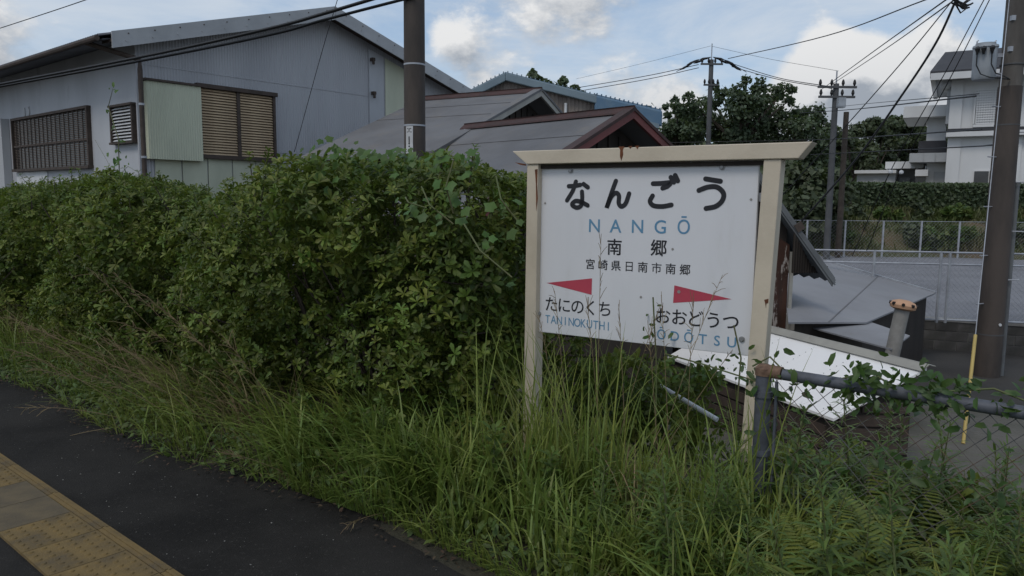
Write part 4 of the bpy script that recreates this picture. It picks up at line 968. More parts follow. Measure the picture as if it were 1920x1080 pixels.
def far_pole(label, px, ytop, ybot, d, r_, arms, m_=M_polef):
    t_, b_ = Uy(px, ytop, d), Uy(px, ybot, d)
    f_ = thing('utility_pole', label, 'utility pole', (b_.x, b_.y, -1.5))
    MB().tube([(t_.x, t_.y, -1.5), t_], r_ * 1.25, 12, r_).build('shaft', m_, f_, smooth=True)
    for kind, dz, wd_ in arms:
        q = t_ - Vector((0, 0, dz))
        if kind == 'arm':
            ar = MB().box(q + Vector((0, -.12, 0)), wd_, .09, .09).build('cross_arm', M_polef, f_)
            for k in range(4): c0 = q + Vector((-wd_ / 2 + wd_ * (k + .2) / 3.4, -.12, .05)); MB().tube([c0, c0 + Vector((0, 0, .1)), c0 + Vector((0, 0, .2)), c0 + Vector((0, 0, .26))], [.03, .07, .05, .02], 8).build('insulator', M_black, ar)
        if kind == 'spike': MB().tube([q, q + Vector((0, 0, wd_))], .03, 6).build('spike', M_galv, f_)
        if kind == 'splice':       # bunched covered lines sloping down to both sides
            for sg_ in (-1, 1):
                for j in range(4):
                    a = Vector((sg_ * (.08 + .30 * j), -.1 + .07 * j, .10 - .02 * j * j - .08 * (j % 2))); e = a + Vector((sg_ * (.55 + .05 * j), 0, -.12 - .09 * j))
                    MB().tube([q + a, q + a.lerp(e, .3), q + a.lerp(e, .7), q + e], [.015, .055, .065, .012], 6).build('line_cover', M_black, f_)
                MB().tube([q + Vector((sg_ * .05, -.1, .12)), q + Vector((sg_ * .5, -.1, .07)), q + Vector((sg_ * 1.2, -.1, -.28)), q + Vector((sg_ * 1.9, -.1, -.66))], .018, 5).build('line', M_black, f_)
        if kind == 'box': MB().box(q + Vector((.15, -.2, 0)), .3, .3, wd_).build('switch_box', M_trans, f_)
    return t_
tA = far_pole('distant concrete pole rising through the big dark tree, sloping line covers at its top', 1334, 112, 300, 42, .125, [('spike', 0, .85), ('splice', .0, 1), ('arm', .25, 1.2), ('arm', 1.35, .8)])
tB = far_pole('concrete pole with crowded cross arm between the dark tree and white house', 1568, 157, 345, 32, .115, [('arm', .15, 1.6), ('arm', .55, 1.5), ('box', .8, .4), ('spike', -.02, .5)])
tC = far_pole('short slim vine wrapped pole right of the crowded pole', 1587, 210, 365, 33, .11, [], M_bark)

def wire(label, pts, r_=.012, sag=.0, group='overhead wires', cat='wire'):
    P = [Vector(p_) for p_ in pts]
    if len(P) == 2:
        P = [P[0].lerp(P[1], t_) - Vector((0, 0, sag * 4 * t_ * (1 - t_))) for t_ in np.linspace(0, 1, 13)]
    else:
        Q = [2 * P[0] - P[1]] + P + [2 * P[-1] - P[-2]]; P2 = []
        for i in range(1, len(Q) - 2):
            for t_ in np.linspace(0, 1, 9)[:-1]:
                a, b_, c, d = Q[i - 1:i + 3]; P2.append(.5 * (2 * b_ + (c - a) * t_ + (2 * a - 5 * b_ + 4 * c - d) * t_ ** 2 + (3 * b_ - a - 3 * c + d) * t_ ** 3))
        P = P2 + [P[-1]]
    o = MB().tube(P, r_, 5).build('overhead_wire', M_black); return tag(o, label, cat, group)
wire('upper of two thick black cables crossing the warehouse gable to the dark pole', [Uy(-120, 181, 16), Uy(250, 110, 13.6), Uy(500, 55, 12.4), Uy(610, 25, 11.9), Uy(776, -25, 11.3)], .028)
wire('lower of two thick black cables crossing the warehouse gable to the dark pole', [Uy(-120, 184, 16.2), Uy(250, 117, 13.7), Uy(500, 67, 12.5), Uy(610, 37, 12.0), Uy(776, -6, 11.4)], .024)
wire('thin wire in the top left corner of the sky', [Uy(-40, 66, 24), Uy(160, 0, 20), Uy(420, -95, 17)], .012)
wire('thin pale guy line slanting down in front of the warehouse gable', [Uy(640, -25, 12.5), Uy(600, 110, 13.5), Uy(552, 285, 14.8)], .006)
wire('single wire rising from the distant pole to the top right sky', [Uy(1365, 110, 42), Uy(1550, 67, 30), Uy(1740, -2, 22)], .02)
for i, (y0, y1) in enumerate(((121, 168), (127, 175))):
    wire(('upper', 'lower')[i] + ' of two lines running left from the distant pole behind the blue roof', [Uy(1310, y0, 42), Uy(1200, (y0 + y1) / 2 + 0, 44), Uy(1000, y1 + 10, 50)], .02)
    wire(('upper', 'lower')[i] + ' of two lines between the distant pole and the crowded pole', [Uy(1372, y0 - 2, 42), Uy(1460, 146 + 3 * i, 37), Uy(1560, 163 + 3 * i, 32)], .018)
wire('faint top line from the distant pole spike to the crowded pole', [Uy(1336, 87, 42), Uy(1440, 110, 37), Uy(1572, 133, 32)], .008)
wire('faint line from the distant pole spike leaving to the left', [Uy(1333, 86, 42), Uy(1200, 120, 46), Uy(1080, 148, 50)], .008)
TOPR = Uy(1790, -4, 10.6)
wire('wire from the crowded pole rising steeply right, upper of the pair', [Uy(1540, 168, 32), Uy(1640, 95, 20), Uy(1790, -12, 11)], .012)
wire('wire from the crowded pole rising steeply right, lower of the pair', [Uy(1560, 158, 32), Uy(1660, 92, 20), Uy(1795, -4, 11)], .011)
wire('slack wire from behind the sign rising to the bundle at top right', [Uy(1440, 395, 14), Uy(1560, 265, 12.5), Uy(1690, 118, 11.5), Uy(1790, -4, 10.7)], .008)
wire('thick dark green cable from behind the sign rising to the bundle at top right', [Uy(1480, 440, 13), Uy(1600, 305, 12.2), Uy(1690, 180, 11.5), Uy(1755, 80, 11), Uy(1795, -6, 10.7)], .017)
wire('left of two pale guy strands with ball markers in front of the white house', [Uy(1598, 480, 14), Uy(1670, 320, 12.4), Uy(1770, 140, 11.2), Uy(1850, -10, 10.6)], .007)
wire('right of two pale guy strands with ball markers in front of the white house', [Uy(1625, 470, 14), Uy(1690, 318, 12.4), Uy(1785, 140, 11.2), Uy(1860, -10, 10.6)], .007)
for x, y in ((1670, 322), (1690, 323)):
    q = Uy(x, y, 12.4); tag(MB().tube([q + Vector((0, 0, -.033)), q + Vector((0, 0, -.02)), q, q + Vector((0, 0, .02)), q + Vector((0, 0, .033))], [.008, .03, .036, .03, .008], 10).build('wire_marker', M_whit2, smooth=True), 'small white ball marker on the %s pale guy strand' % ('left' if x == 1670 else 'right'), 'marker', 'guy strand markers')
wire('black service cable running level from the dark tree to the white house lattice window', [Uy(1500, 212, 33), Uy(1600, 205, 26), Uy(1830, 180, 11)], .014)
wire('thin line just above the level black service cable', [Uy(1500, 208, 33), Uy(1620, 195, 26), Uy(1835, 176, 11)], .008)
wire('low black cable crossing the dark woods behind the sign', [Uy(1230, 268, 30), Uy(1530, 262, 26), Uy(1840, 243, 11)], .013)
wire('lowest black cable crossing in front of the white house ground floor', [Uy(1520, 290, 26), Uy(1780, 277, 14), Uy(1860, 272, 11)], .011)
cb_ = MB()
for k in range(9):
    a = Uy(1780 + rng.uniform(0, 14), rng.uniform(-6, 8), 10.7); c = Uy(1800 + rng.uniform(0, 28), rng.uniform(-5, 16), 10.7); m_ = a.lerp(c, .5) + Vector((0, 0, rng.uniform(-.12, .05)))
    cb_.tube([a, m_, c], .012, 5)
tag(cb_.build('cable_bundle', M_black), 'tangled black cable loops at the top right edge of the sky', 'cables')

# ------------------------------------------------------------------ trees
lf_v, lf_f = leaf_t(1.0, 0.55, 0.2, 0.15)
card_v = np.array([(-.5, -.35, 0), (.5, -.3, .1), (.45, .35, 0), (-.4, .4, .12)]); card_f = np.array([(0, 1, 2, 3)])
def tree(name, label, base, blobs, nleaf, lsize, m_=M_tree, group=None, trunk_r=.2):
    """blobs: (x, y, z, r) clumps; leaves sit in small tufts in each clump's outer shell"""
    t_ = thing(name, label, 'tree', base, group); base = Vector(base)
    tot = sum(b_[3] ** 2 for b_ in blobs); P, Nn = [], []
    for (x, y, z, r_) in blobs:
        k = max(6, int(nleaf * r_ ** 2 / tot / 14))
        d = unit(rng.normal(size=(k, 3))); d[:, 2] *= .8; rad = r_ * rng.uniform(.45, 1.08, (k, 1)) ** .6
        c = np.array([x, y, z]) + d * rad
        q = (c[:, None, :] + rng.normal(0, r_ * .13 + .05, (k, 14, 3))).reshape(-1, 3); P.append(q)
        Nn.append(np.repeat(d, 14, 0) + rng.normal(0, .7, (k * 14, 3)) + np.array([0, 0, .5]))
    P = np.concatenate(P); Nn = np.concatenate(Nn)
    V, Q = scatter(card_v, card_f, P - np.array(base), frames(Nn), lsize * rng.uniform(.6, 1.3, len(P)))
    link('crown', np_mesh('crown', V, Q), m_, t_)
    top = max(blobs, key=lambda b_: b_[2]); cx = np.mean([b_[0] for b_ in blobs]); cy = np.mean([b_[1] for b_ in blobs]); zl = min(b_[2] for b_ in blobs)
    fork = Vector((cx, cy, base.z + (zl - base.z) * .75))
    MB().tube([base, base.lerp(fork, .5) + Vector((.1, 0, 0)), fork, Vector((top[0], top[1], top[2]))], [trunk_r * 1.3, trunk_r, trunk_r * .8, trunk_r * .15], 8).build('trunk', M_bark, t_, smooth=True)
    for b_ in blobs[:14]:
        e = Vector(b_[:3]); MB().tube([fork, fork.lerp(e, .5) + Vector((0, 0, .15)), e], [trunk_r * .5, trunk_r * .3, trunk_r * .08], 6).build('limb', M_bark, t_, smooth=True)
    return t_
def blobs_px(lst, d, jd=1.5):
    o = []
    for x, y, rp in lst: q = Uy(x, y, d + rng.uniform(-jd, jd)); o.append((q.x, q.y, q.z, rp * .82 * d / F))
    return o
tree('broadleaf_tree', 'big dark broadleaf tree behind the right half of the sign, pole in front', Uy(1400, 330, 45),
     blobs_px([(1318, 225, 30), (1335, 190, 22), (1300, 200, 20), (1355, 175, 14), (1390, 200, 34), (1385, 172, 18), (1424, 160, 16), (1420, 190, 28), (1450, 180, 22), (1470, 172, 17), (1478, 190, 12), (1410, 228, 40), (1450, 222, 32), (1350, 240, 34), (1380, 255, 36), (1300, 250, 24), (1440, 260, 34), (1290, 182, 10), (1485, 168, 9), (1400, 150, 9), (1340, 166, 9)], 45), 10500, .18, trunk_r=.3)
tree('broadleaf_tree', 'smaller dark tree left of the big one, beside the blue roof end', Uy(1275, 330, 46),
     blobs_px([(1272, 205, 15), (1268, 188, 9), (1250, 215, 8), (1282, 225, 20), (1262, 240, 22), (1290, 250, 24), (1255, 262, 22), (1248, 200, 6), (1280, 268, 24)], 46), 4200, .18)
tree('broadleaf_tree', 'rounded darker tree right of the big one, left of the crowded pole', Uy(1520, 340, 44),
     blobs_px([(1500, 215, 20), (1525, 212, 20), (1480, 232, 20), (1545, 235, 18), (1510, 240, 26), (1560, 250, 16), (1490, 262, 26), (1535, 268, 28), (1520, 300, 34), (1490, 310, 34), (1550, 310, 26), (1505, 350, 36)], 44), 6500, .18)
tree('bushy_tree', 'dark bushy growth under the crowded pole behind the sign post', Uy(1520, 440, 34.5),
     blobs_px([(1490, 330, 30), (1520, 345, 34), (1560, 340, 30), (1500, 385, 34), (1545, 385, 34), (1580, 365, 24), (1470, 370, 30), (1525, 420, 30), (1480, 430, 30), (1565, 410, 20)], 35, 1), 6000, .24, m_=M_tree2)
for i, (x0, lab, bl) in enumerate(((1030, 'treetop showing above the ridge of the blue trimmed warehouse, larger of two', [(1003, 145, 9), (1012, 152, 8), (1000, 138, 5), (1025, 160, 10), (1040, 170, 12), (1020, 180, 16)]),
                                   (1060, 'treetop showing above the blue warehouse verge, smaller of two', [(1055, 152, 6), (1050, 162, 7), (1078, 166, 6), (1062, 172, 9), (1080, 180, 12), (1070, 190, 14)]))):
    tree('broadleaf_tree', lab, Uy(x0, 340, 58), blobs_px(bl, 58, .5), 700, .36)
hz = [(1600, 235, 60, 'rounded dark tree behind the vine wrapped pole'), (1640, 228, 66, 'dark tree between the vine wrapped pole and the annex, left one'), (1668, 222, 70, 'tall dark tree just left of the annex roof'),
      (1715, 218, 72, 'dark tree behind the annex upper roof'), (1750, 232, 70, 'low dark tree beside the white house wall'), (1560, 250, 62, 'low dark tree behind the crowded pole')]
for x, yt, d, lab in hz:
    bl = []
    for k in range(16):
        yy = yt + 8 + (k / 15) ** 1.1 * 95; w_ = 12 + 22 * min(1, (yy - yt) / 40)
        bl.append((x + rng.uniform(-w_, w_), yy, rng.uniform(10, 20)))
    tree('woodland_tree', lab, Uy(x, 350, d), blobs_px(bl, d, 2), 6500, .28, m_=M_tree2, group='trees on the slope beyond the houses')
# far wooded ridge that reads as one mass
P = []
for k in range(420):
    x_ = rng.uniform(-60, 120); y_ = rng.uniform(95, 130); h_ = rng.uniform(6, 9.5) + 1.5 * math.sin(x_ * .11)
    q = np.array([x_, y_, 0]) + rng.normal(0, 1, (70, 3)) * np.array([2.4, 2, 2.6]) + np.array([0, 0, h_ - 3]); P.append(q)
P = np.concatenate(P); V, Q = scatter(card_v, card_f, P, frames(rng.normal(size=P.shape) + [0, -.4, .6]), rng.uniform(.6, 1.4, len(P)))
tag(link('distant_woods', np_mesh('distant_woods', V, Q), M_tree2), 'far dark wooded skyline behind the houses', 'woods', None, 'stuff')

# clipped hedge above the bank, and scrub on the bank
a, c = Uy(1592, 370, 40), Uy(2060, 370, 40); zt_, zb_ = Uy(1750, 347, 40).z, Uy(1750, 400, 40).z
n_ = 26000; P = np.stack([rng.uniform(a.x, c.x, n_), rng.uniform(39.6, 41.2, n_), rng.uniform(zb_ - .2, zt_, n_)], 1)
face = rng.integers(0, 3, n_); P[face == 0, 1] = 39.6 + rng.normal(0, .05, (face == 0).sum()); P[face == 1, 2] = zt_ + rng.normal(0, .04, (face == 1).sum())
ch = thing('clipped_hedge', 'long trimmed dark green hedge in front of the white house', 'hedge', (a.x, 40.4, zb_))
V, Q = scatter(card_v, card_f, P - np.array([a.x, 40.4, zb_]), frames(rng.normal(size=P.shape) + [0, -.6, .6]), rng.uniform(.10, .2, n_))
link('foliage', np_mesh('foliage', V, Q), M_tree, ch)
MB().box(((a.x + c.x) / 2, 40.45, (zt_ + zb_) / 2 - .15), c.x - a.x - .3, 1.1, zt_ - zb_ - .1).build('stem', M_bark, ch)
n_ = 15000; bx_ = rng.uniform(8, 32, n_); by_ = 34.4 + (rng.uniform(0, 1, n_)) * 5.2
keep = np.sin(bx_ * 1.3) + np.sin(by_ * 2.1 + bx_ * .7) + rng.normal(0, .7, n_) > -.25; bx_, by_ = bx_[keep], by_[keep]
bz_ = np.interp(by_, by, bz) - .02; n_ = len(bx_)
V, Q = ribbons(np.stack([bx_, by_, bz_], 1), rng.uniform(0, 6.28, n_), rng.uniform(.25, .7, n_), rng.uniform(.2, .8, n_), rng.uniform(.03, .06, n_), lv=4)
tag(link('bank_grass', np_mesh('bank_grass', V, Q), M_bgrass), 'rough grass and weeds on the bank below the clipped hedge', 'grass', None, 'stuff')
for i, (x, y, rp) in enumerate(((1605, 405, 18), (1660, 400, 16), (1725, 405, 20), (1790, 400, 22), (1572, 440, 18), (1590, 452, 14), (1720, 440, 22), (1745, 452, 18), (1775, 460, 22), (1800, 440, 26), (1905, 440, 26))):
    d_ = 37.8 if y < 420 else 35.0; q = Uy(x, y, d_); bl = [(q.x + rng.normal(0, .3), q.y, q.z + rng.normal(0, .2), rp * d_ / F * rng.uniform(.5, .8)) for _ in range(5)]
    n_ = 500; P = np.concatenate([np.array(b_[:3]) + unit(rng.normal(size=(110, 3))) * b_[3] * rng.uniform(.4, 1, (110, 1)) for b_ in bl])
    sh_ = thing('bank_bush', ('small leafy bush on the grassy bank, %s from the left' % ('first second third fourth fifth sixth seventh eighth ninth tenth eleventh'.split()[[0, 3, 5, 8, 1, 2, 4, 6, 7, 9, 10].index(i) if False else sorted(range(11), key=lambda k: (1605, 1660, 1725, 1790, 1572, 1590, 1720, 1745, 1775, 1800, 1905)[k]).index(i)])), 'bush', q, 'bushes on the bank')
    V, Q = scatter(card_v, card_f, P - np.array(q), frames(rng.normal(size=P.shape) + [0, -.3, .8]), rng.uniform(.12, .28, len(P)))
    link('foliage', np_mesh('foliage', V, Q), M_cover if i % 2 else M_tree2, sh_)
    MB().tube([q - Vector((0, 0, rp * d_ / F)), q], .03, 5).build('stem', M_bark, sh_)

# ------------------------------------------------------------------ hedge of broad-leaved shrubs
def whorl_template(seed, nl=9):
    r_ = np.random.default_rng(seed); parts = []
    lv_, lf_ = leaf_t(1.0, .42, .3, .12)
    lv_ = lv_.copy(); lv_[1:4, 0] = .36; lv_[[1, 3], 1] *= .62; lv_[4:7, 0] = .80; lv_[[4, 6], 1] *= 1.18
    for k in range(nl):
        v = lv_ * np.array([1, 1, 1]) * r_.uniform(.7, 1.1); v = rot_y(v, -r_.uniform(.05, .95)); v = rot_z(v, k * 2.4 + r_.uniform(-.3, .3)); parts.append((v + np.array([0, 0, .06 * k / nl]), lf_))
    return join(parts)
WH = [whorl_template(s_, 6 + s_ % 3) for s_ in range(5)]
WHM = [np_mesh('leaf_whorl', V, Q) for V, Q in WH]
for m_ in WHM: m_.materials.append(M_leafo)
TOP = [(-120, 356), (0, 354), (100, 338), (190, 322), (260, 328), (330, 345), (400, 366), (430, 366), (480, 338), (540, 312), (620, 282), (700, 285), (780, 282), (850, 285), (910, 305), (985, 328), (1010, 335)]
HS, HZ = [], []
for x, y in TOP: q = Un(x, y + 4, 3.35); HS.append(q.dot(Sx)); HZ.append(q.z - (.13 if x < 520 else .06))
HS = np.array(HS); HZ = np.array(HZ)
def hz_top(s_): return float(np.interp(s_, HS, HZ))
S_END = -2.78
def top_at(s_, n_):
    p_ = SN(s_, n_, 1.6) - EYE; px = 960 + F * p_.dot(RT) / p_.dot(FW); y_ = float(np.interp(px, [t_[0] for t_ in TOP], [t_[1] for t_ in TOP])); r = ray(px, y_)
    return min(2.1, max(1.1, EYE.z + r.z * p_.dot(Nx) / r.dot(Nx))) - .09
def make_ellipsoids(s0, s1):
    E = []
    s_ = s0
    while s_ < s1:
        for n_ in (2.98, 3.45, 3.95):
            zt = top_at(s_, n_) + .03 * math.sin(s_ * 7.7 + n_)
            for z_ in np.arange(.30, zt - .1, .36):
                r_ = rng.uniform(.27, .40); bulge = .10 * math.sin(z_ * 2.2) + rng.normal(0, .10) + .16 * math.sin(s_ * 2.6 + 1.2 * math.sin(z_ * 2.4)) + .07 * math.sin(s_ * 5.9 + 2 * z_)
                zz = min(z_ + rng.normal(0, .07), zt - r_ * .8); ss_ = s_ + rng.normal(0, .10)
                if ss_ + r_ > S_END + .12: ss_ = S_END + .12 - r_
                E.append((ss_, n_ - (bulge if n_ < 3.2 else 0), zz, r_))
            r_ = .27; E.append((min(s_ + rng.normal(0, .12), S_END - .2), n_ + .15, zt - r_ * rng.uniform(.8, 1.0), r_))
        s_ += .40
    return np.array(E)
bushes = [(-14.6, -10.3, 'leafy green hedge shrub at the far left, below the barred window'), (-10.3, -7.3, 'leafy green hedge shrub below the pale green shutter box'),
          (-7.3, -4.9, 'leafy green hedge shrub in the dip left of the tallest hedge part'), (-4.9, S_END, 'tallest leafy green hedge shrub, left of the sign below the dark pole')]
ALL = np.concatenate([make_ellipsoids(a, b_) for a, b_, _ in bushes])
bounds = [b_[1] for b_ in bushes]
owner = np.searchsorted(bounds[:-1], ALL[:, 0])
for bi, (a, b_, lab) in enumerate(bushes):
    E = ALL[owner == bi]; base = SN((a + b_) / 2, 3.4, 0); sh_ = thing('hedge_shrub', lab, 'shrub', base, 'shrubs of the platform hedge')
    pos, nor, scl = [], [], []
    for (s_, n_, z_, r_) in E:
        k = int(4 * math.pi * r_ ** 2 * rng.uniform(100, 150)); fs_ = rng.uniform(.78, 1.22)
        d = unit(rng.normal(size=(k, 3))); rr = r_ * (1 - np.abs(rng.normal(0, .13, (k, 1))))
        q = np.array([s_, n_, z_]) + d * rr
        pos.append(q); nor.append(d); scl.append(np.full(k, fs_))
    scl = np.concatenate(scl); pos = np.concatenate(pos); nor = np.concatenate(nor)
    near = ALL[(ALL[:, 0] > a - 1) & (ALL[:, 0] < b_ + 1)]
    dist = (np.linalg.norm(pos[:, None, :] - near[None, :, :3], axis=2) / near[None, :, 3]).min(1)
    keep = (dist > .62) & (pos[:, 2] > .03); pos, nor, dist, scl = pos[keep], nor[keep], dist[keep], scl[keep]
    Wp = pos[:, :1] * np.array(Sx) + pos[:, 1:2] * np.array(Nx) + pos[:, 2:] * np.array([0, 0, 1.])
    Wn = nor[:, :1] * np.array(Sx) + nor[:, 1:2] * np.array(Nx) + nor[:, 2:] * np.array([0, 0, 1.])
    Wn = Wn * 0.8 + rng.normal(0, .35, Wn.shape) + np.array([0, 0, .55])
    # nearest, outermost whorls become parts of their own
    depth = np.linalg.norm(Wp - np.array(EYE), axis=1); facing = (unit(Wn) * unit(np.array(EYE) - Wp)).sum(1)
    score = depth - 1.2 * (facing > .1) - 2.0 * (dist > .93); order = np.argsort(score); idx = order[:min(900, len(order))]; idx = rng.permutation(idx)[:290]
    mask = np.ones(len(Wp), bool); mask[idx] = False
    Rm = frames(Wn); sc = rng.uniform(.046, .074, len(Wp)) * scl; bnp = np.array(base)
    for i in idx:
        o = bpy.data.objects.new('leaf_whorl', WHM[int(i) % 5]); COL.objects.link(o); o.parent = sh_
        Mx = Matrix(Rm[i].tolist()).to_4x4() @ Matrix.Scale(sc[i], 4); Mx.translation = Vector(Wp[i] - bnp); o.matrix_local = Mx
    parts = []
    ids = np.nonzero(mask)[0]
    for k in range(5):
        ii = ids[ids % 5 == k]; parts.append(scatter(WH[k][0], WH[k][1], Wp[ii] - bnp, Rm[ii], sc[ii]))
    V, Q = join(parts); tag(link('foliage', np_mesh('foliage', V, Q), M_leaf, sh_), kind='stuff')
    for k in range(26):                                  # stray shoots above and in front of the mass
        e_ = E[rng.integers(len(E))]; q0 = SN(e_[0], e_[1], e_[2]); up_ = Vector((rng.normal(0, .3), rng.normal(-.15, .3), 1)) if e_[2] > hz_top(e_[0]) - .45 else -Nx + Vector(rng.normal(0, .35, 3)) + Vector((0, 0, .5))
        q1 = q0 + up_.normalized() * (e_[3] + rng.uniform(.05, .16)); sh = MB().tube([q0, q0.lerp(q1, .6) - Vector((0, 0, .02)), q1], [.007, .005, .002], 4).build('shoot', M_bark, sh_)
        for t_ in (.78, .9, 1.0):
            Mx = Matrix(frames(np.array([tuple(up_)]) + rng.normal(0, .3, (1, 3)))[0].tolist()).to_4x4() @ Matrix.Scale(rng.uniform(.04, .06), 4); Mx.translation = q0.lerp(q1, t_) - base
            o = bpy.data.objects.new('leaf_whorl', WHM[k % 5]); COL.objects.link(o); o.parent = sh; o.matrix_local = Mx
    for k in range(10):
        s_ = rng.uniform(a + .2, b_ - .3); q0 = SN(s_, 3.4 + rng.normal(0, .15), 0)
        for j in range(3): q1 = q0 + Sx * rng.normal(0, .3) + Nx * rng.normal(0, .35) + Vector((0, 0, rng.uniform(.7, hz_top(s_) - .15))); MB().tube([q0, q0.lerp(q1, .5) + Vector((0, 0, .1)), q1], [.016, .011, .004], 5).build('stem', M_bark, sh_)
# dark low shrubs in the gap under the sign
for bi, (s0, s1, n0, n1, zt, lab) in enumerate(((-2.75, -1.9, 3.7, 4.4, .62, 'low dark shrub under the left half of the sign'), (-1.8, -1.1, 3.75, 4.5, .28, 'low dark shrub under the right half of the sign'), (-1.35, -.9, 3.3, 3.8, .42, 'low dark shrub behind the wire fence post'), (-.85, -.2, 3.3, 4.0, .36, 'low dark shrub behind the wire mesh at the right edge'))):
    base = SN((s0 + s1) / 2, (n0 + n1) / 2, 0); sh_ = thing('low_shrub', lab, 'shrub', base)
    k = (520, 150, 220, 300)[bi]
    pos = np.stack([rng.uniform(s0, s1, k), rng.uniform(n0, n1, k), zt * rng.uniform(0, 1, k) ** .8], 1)
    lim = zt * (1 - .25 * np.sin(pos[:, 0] * 5) ** 2); pos[:, 2] = np.minimum(pos[:, 2], lim) - .1
    Wp = pos[:, :1] * np.array(Sx) + pos[:, 1:2] * np.array(Nx) + pos[:, 2:] * np.array([0, 0, 1.]); Wn = rng.normal(0, .5, Wp.shape) + np.array([-.4, -.5, .7])
    Rm = frames(Wn); sc = rng.uniform(.05, .085, k); parts = []
    for j in range(5): ii = np.arange(j, k, 5); parts.append(scatter(WH[j][0], WH[j][1], Wp[ii] - np.array(base), Rm[ii], sc[ii]))
    V, Q = join(parts); tag(link('foliage', np_mesh('foliage', V, Q), M_leaf, sh_), kind='stuff')
    MB().tube([base - Vector((0, 0, .3)), base + Vector((0, 0, zt * .7))], .02, 5).build('stem', M_bark, sh_)

# climbing vine with broad lobed leaves on the tall shrub and on the fence
def lobed():
    a = np.linspace(0, 2 * np.pi, 11)[:-1]; r_ = np.array([1.0, .62, .82, .55, .6, .35, .6, .55, .82, .62])
    v = np.stack([r_ * np.cos(a), r_ * np.sin(a), -.12 * r_ ** 2], 1); v = np.concatenate([[[0, 0, .03]], v]); return v + [.35, 0, 0], np.array([(0, i + 1, (i + 1) % 10 + 1) for i in range(10)])
LB = lobed()
def vine(label, pts3, normals, size, m_, stems, base, cat='vine', tmpl=LB):
    t_ = thing('climbing_vine', label, cat, base); P = np.asarray(pts3)
    V, Q = scatter(tmpl[0], tmpl[1], P - np.array(base), frames(np.asarray(normals)), size); tag(link('leaves', np_mesh('leaves', V, Q), m_, t_), kind='stuff')
    mb = MB()
    for s_ in stems: mb.tube(s_, .004, 5)
    mb.build('stem', M_stem, t_); return t_
def on_hedge(px, py, n_=2.85): return Un(px, py, n_)
P = []; St = []
for k in range(150):
    x = rng.uniform(590, 900); y = rng.uniform(278, 318) + 10 * abs(rng.normal()); n_ = 3.1 + rng.normal(0, .15); P.append(on_hedge(x, y, n_))
for k in range(18): P.append(on_hedge(640 + rng.normal(0, 20), 285 + rng.normal(0, 12), 3.0))
for (x0, y0, x1, y1, n0) in ((790, 350, 850, 420, 2.62), (850, 300, 850, 400, 2.62), (870, 420, 960, 520, 2.6), (760, 370, 800, 390, 2.6), (930, 330, 975, 420, 2.75), (600, 300, 640, 360, 2.75)):
    a, c = on_hedge(x0, y0, n0), on_hedge(x1, y1, n0); St.append([a, a.lerp(c, .5) - Nx * .05, c])
    for k in range(7): q = a.lerp(c, rng.uniform(0, 1)) + Vector(rng.normal(0, .05, 3)); P.append(q)
P = np.array([tuple(q) for q in P])
vine('light green vine with lobed leaves scrambling over the top of the tallest shrub', P, rng.normal(0, .35, P.shape) + [-.35, -.6, .55], rng.uniform(.024, .05, len(P)), M_vine, St, SN(-3.6, 3.0, 0))
# fence vines: along the rail, hanging leaves
P = []; St = []
for (sa, sb, n_) in ((-.05, .19, 46), (.30, .66, 190), (.60, 1.3, 190)):
    a, c = P0 + Sx * sa + Vector((0, 0, FH + .02)), P0 + Sx * sb + Vector((0, 0, FH + .02)); St.append([a, a.lerp(c, .3) + Vector((0, 0, .05)), a.lerp(c, .7) - Vector((0, 0, .03)), c])
    for k in range(n_): q = a.lerp(c, rng.uniform(0, 1)) + Vector((rng.normal(0, .04), rng.normal(0, .04), rng.normal(-.01 if sa > .2 else -.05, .045 if sa > .2 else .06))); P.append(q)
for k in range(320):
    s_ = rng.uniform(-.05, 1.1); P.append(P0 + Sx * s_ + Nx * rng.normal(0, .04) + Vector((0, 0, rng.uniform(.0, 1) ** 1.3 * FH * (.72 if s_ > .2 else .97))))
P = np.array([tuple(q) for q in P]); lfo = leaf_t(1.0, .5, .25, .2)
vine('dark green vine winding along the fence rail with pointed leaves', P, rng.normal(0, .5, P.shape) + [-.2, -.5, .5], rng.uniform(.03, .065, len(P)), M_vined, St, P0, tmpl=lfo)
P = []; St = []; a = bp(1.10, -.05, .05)
for k in range(46): P.append(bp(rng.uniform(.74, 1.2), -.03 - abs(rng.normal(0, .07)), rng.uniform(-.05, .08)))
for k in range(9): P.append(bp(rng.normal(.69, .035), rng.uniform(-.02, .24), .06 + rng.normal(0, .02)))
for k in range(4): P.append(bp(rng.normal(1.12, .02), rng.uniform(-.02, .10), .06))
St = [[bp(.73, -.5, .07), bp(.72, -.1, .06), bp(.69, .25, .06)], [bp(1.12, -.4, .08), bp(1.13, .0, .06), bp(1.09, .15, .06)], [bp(1.2, -.1, .06), bp(.95, -.06, .03), bp(.75, -.03, .03)]]
P = np.array([tuple(q) for q in P]); vine('small leaved creeper climbing over the lower right corner of the sign board', P, rng.normal(0, .5, P.shape) + [-.4, -.7, .3], rng.uniform(.022, .045, len(P)), M_vined, St, bp(1.1, -.6, .05), tmpl=lfo)

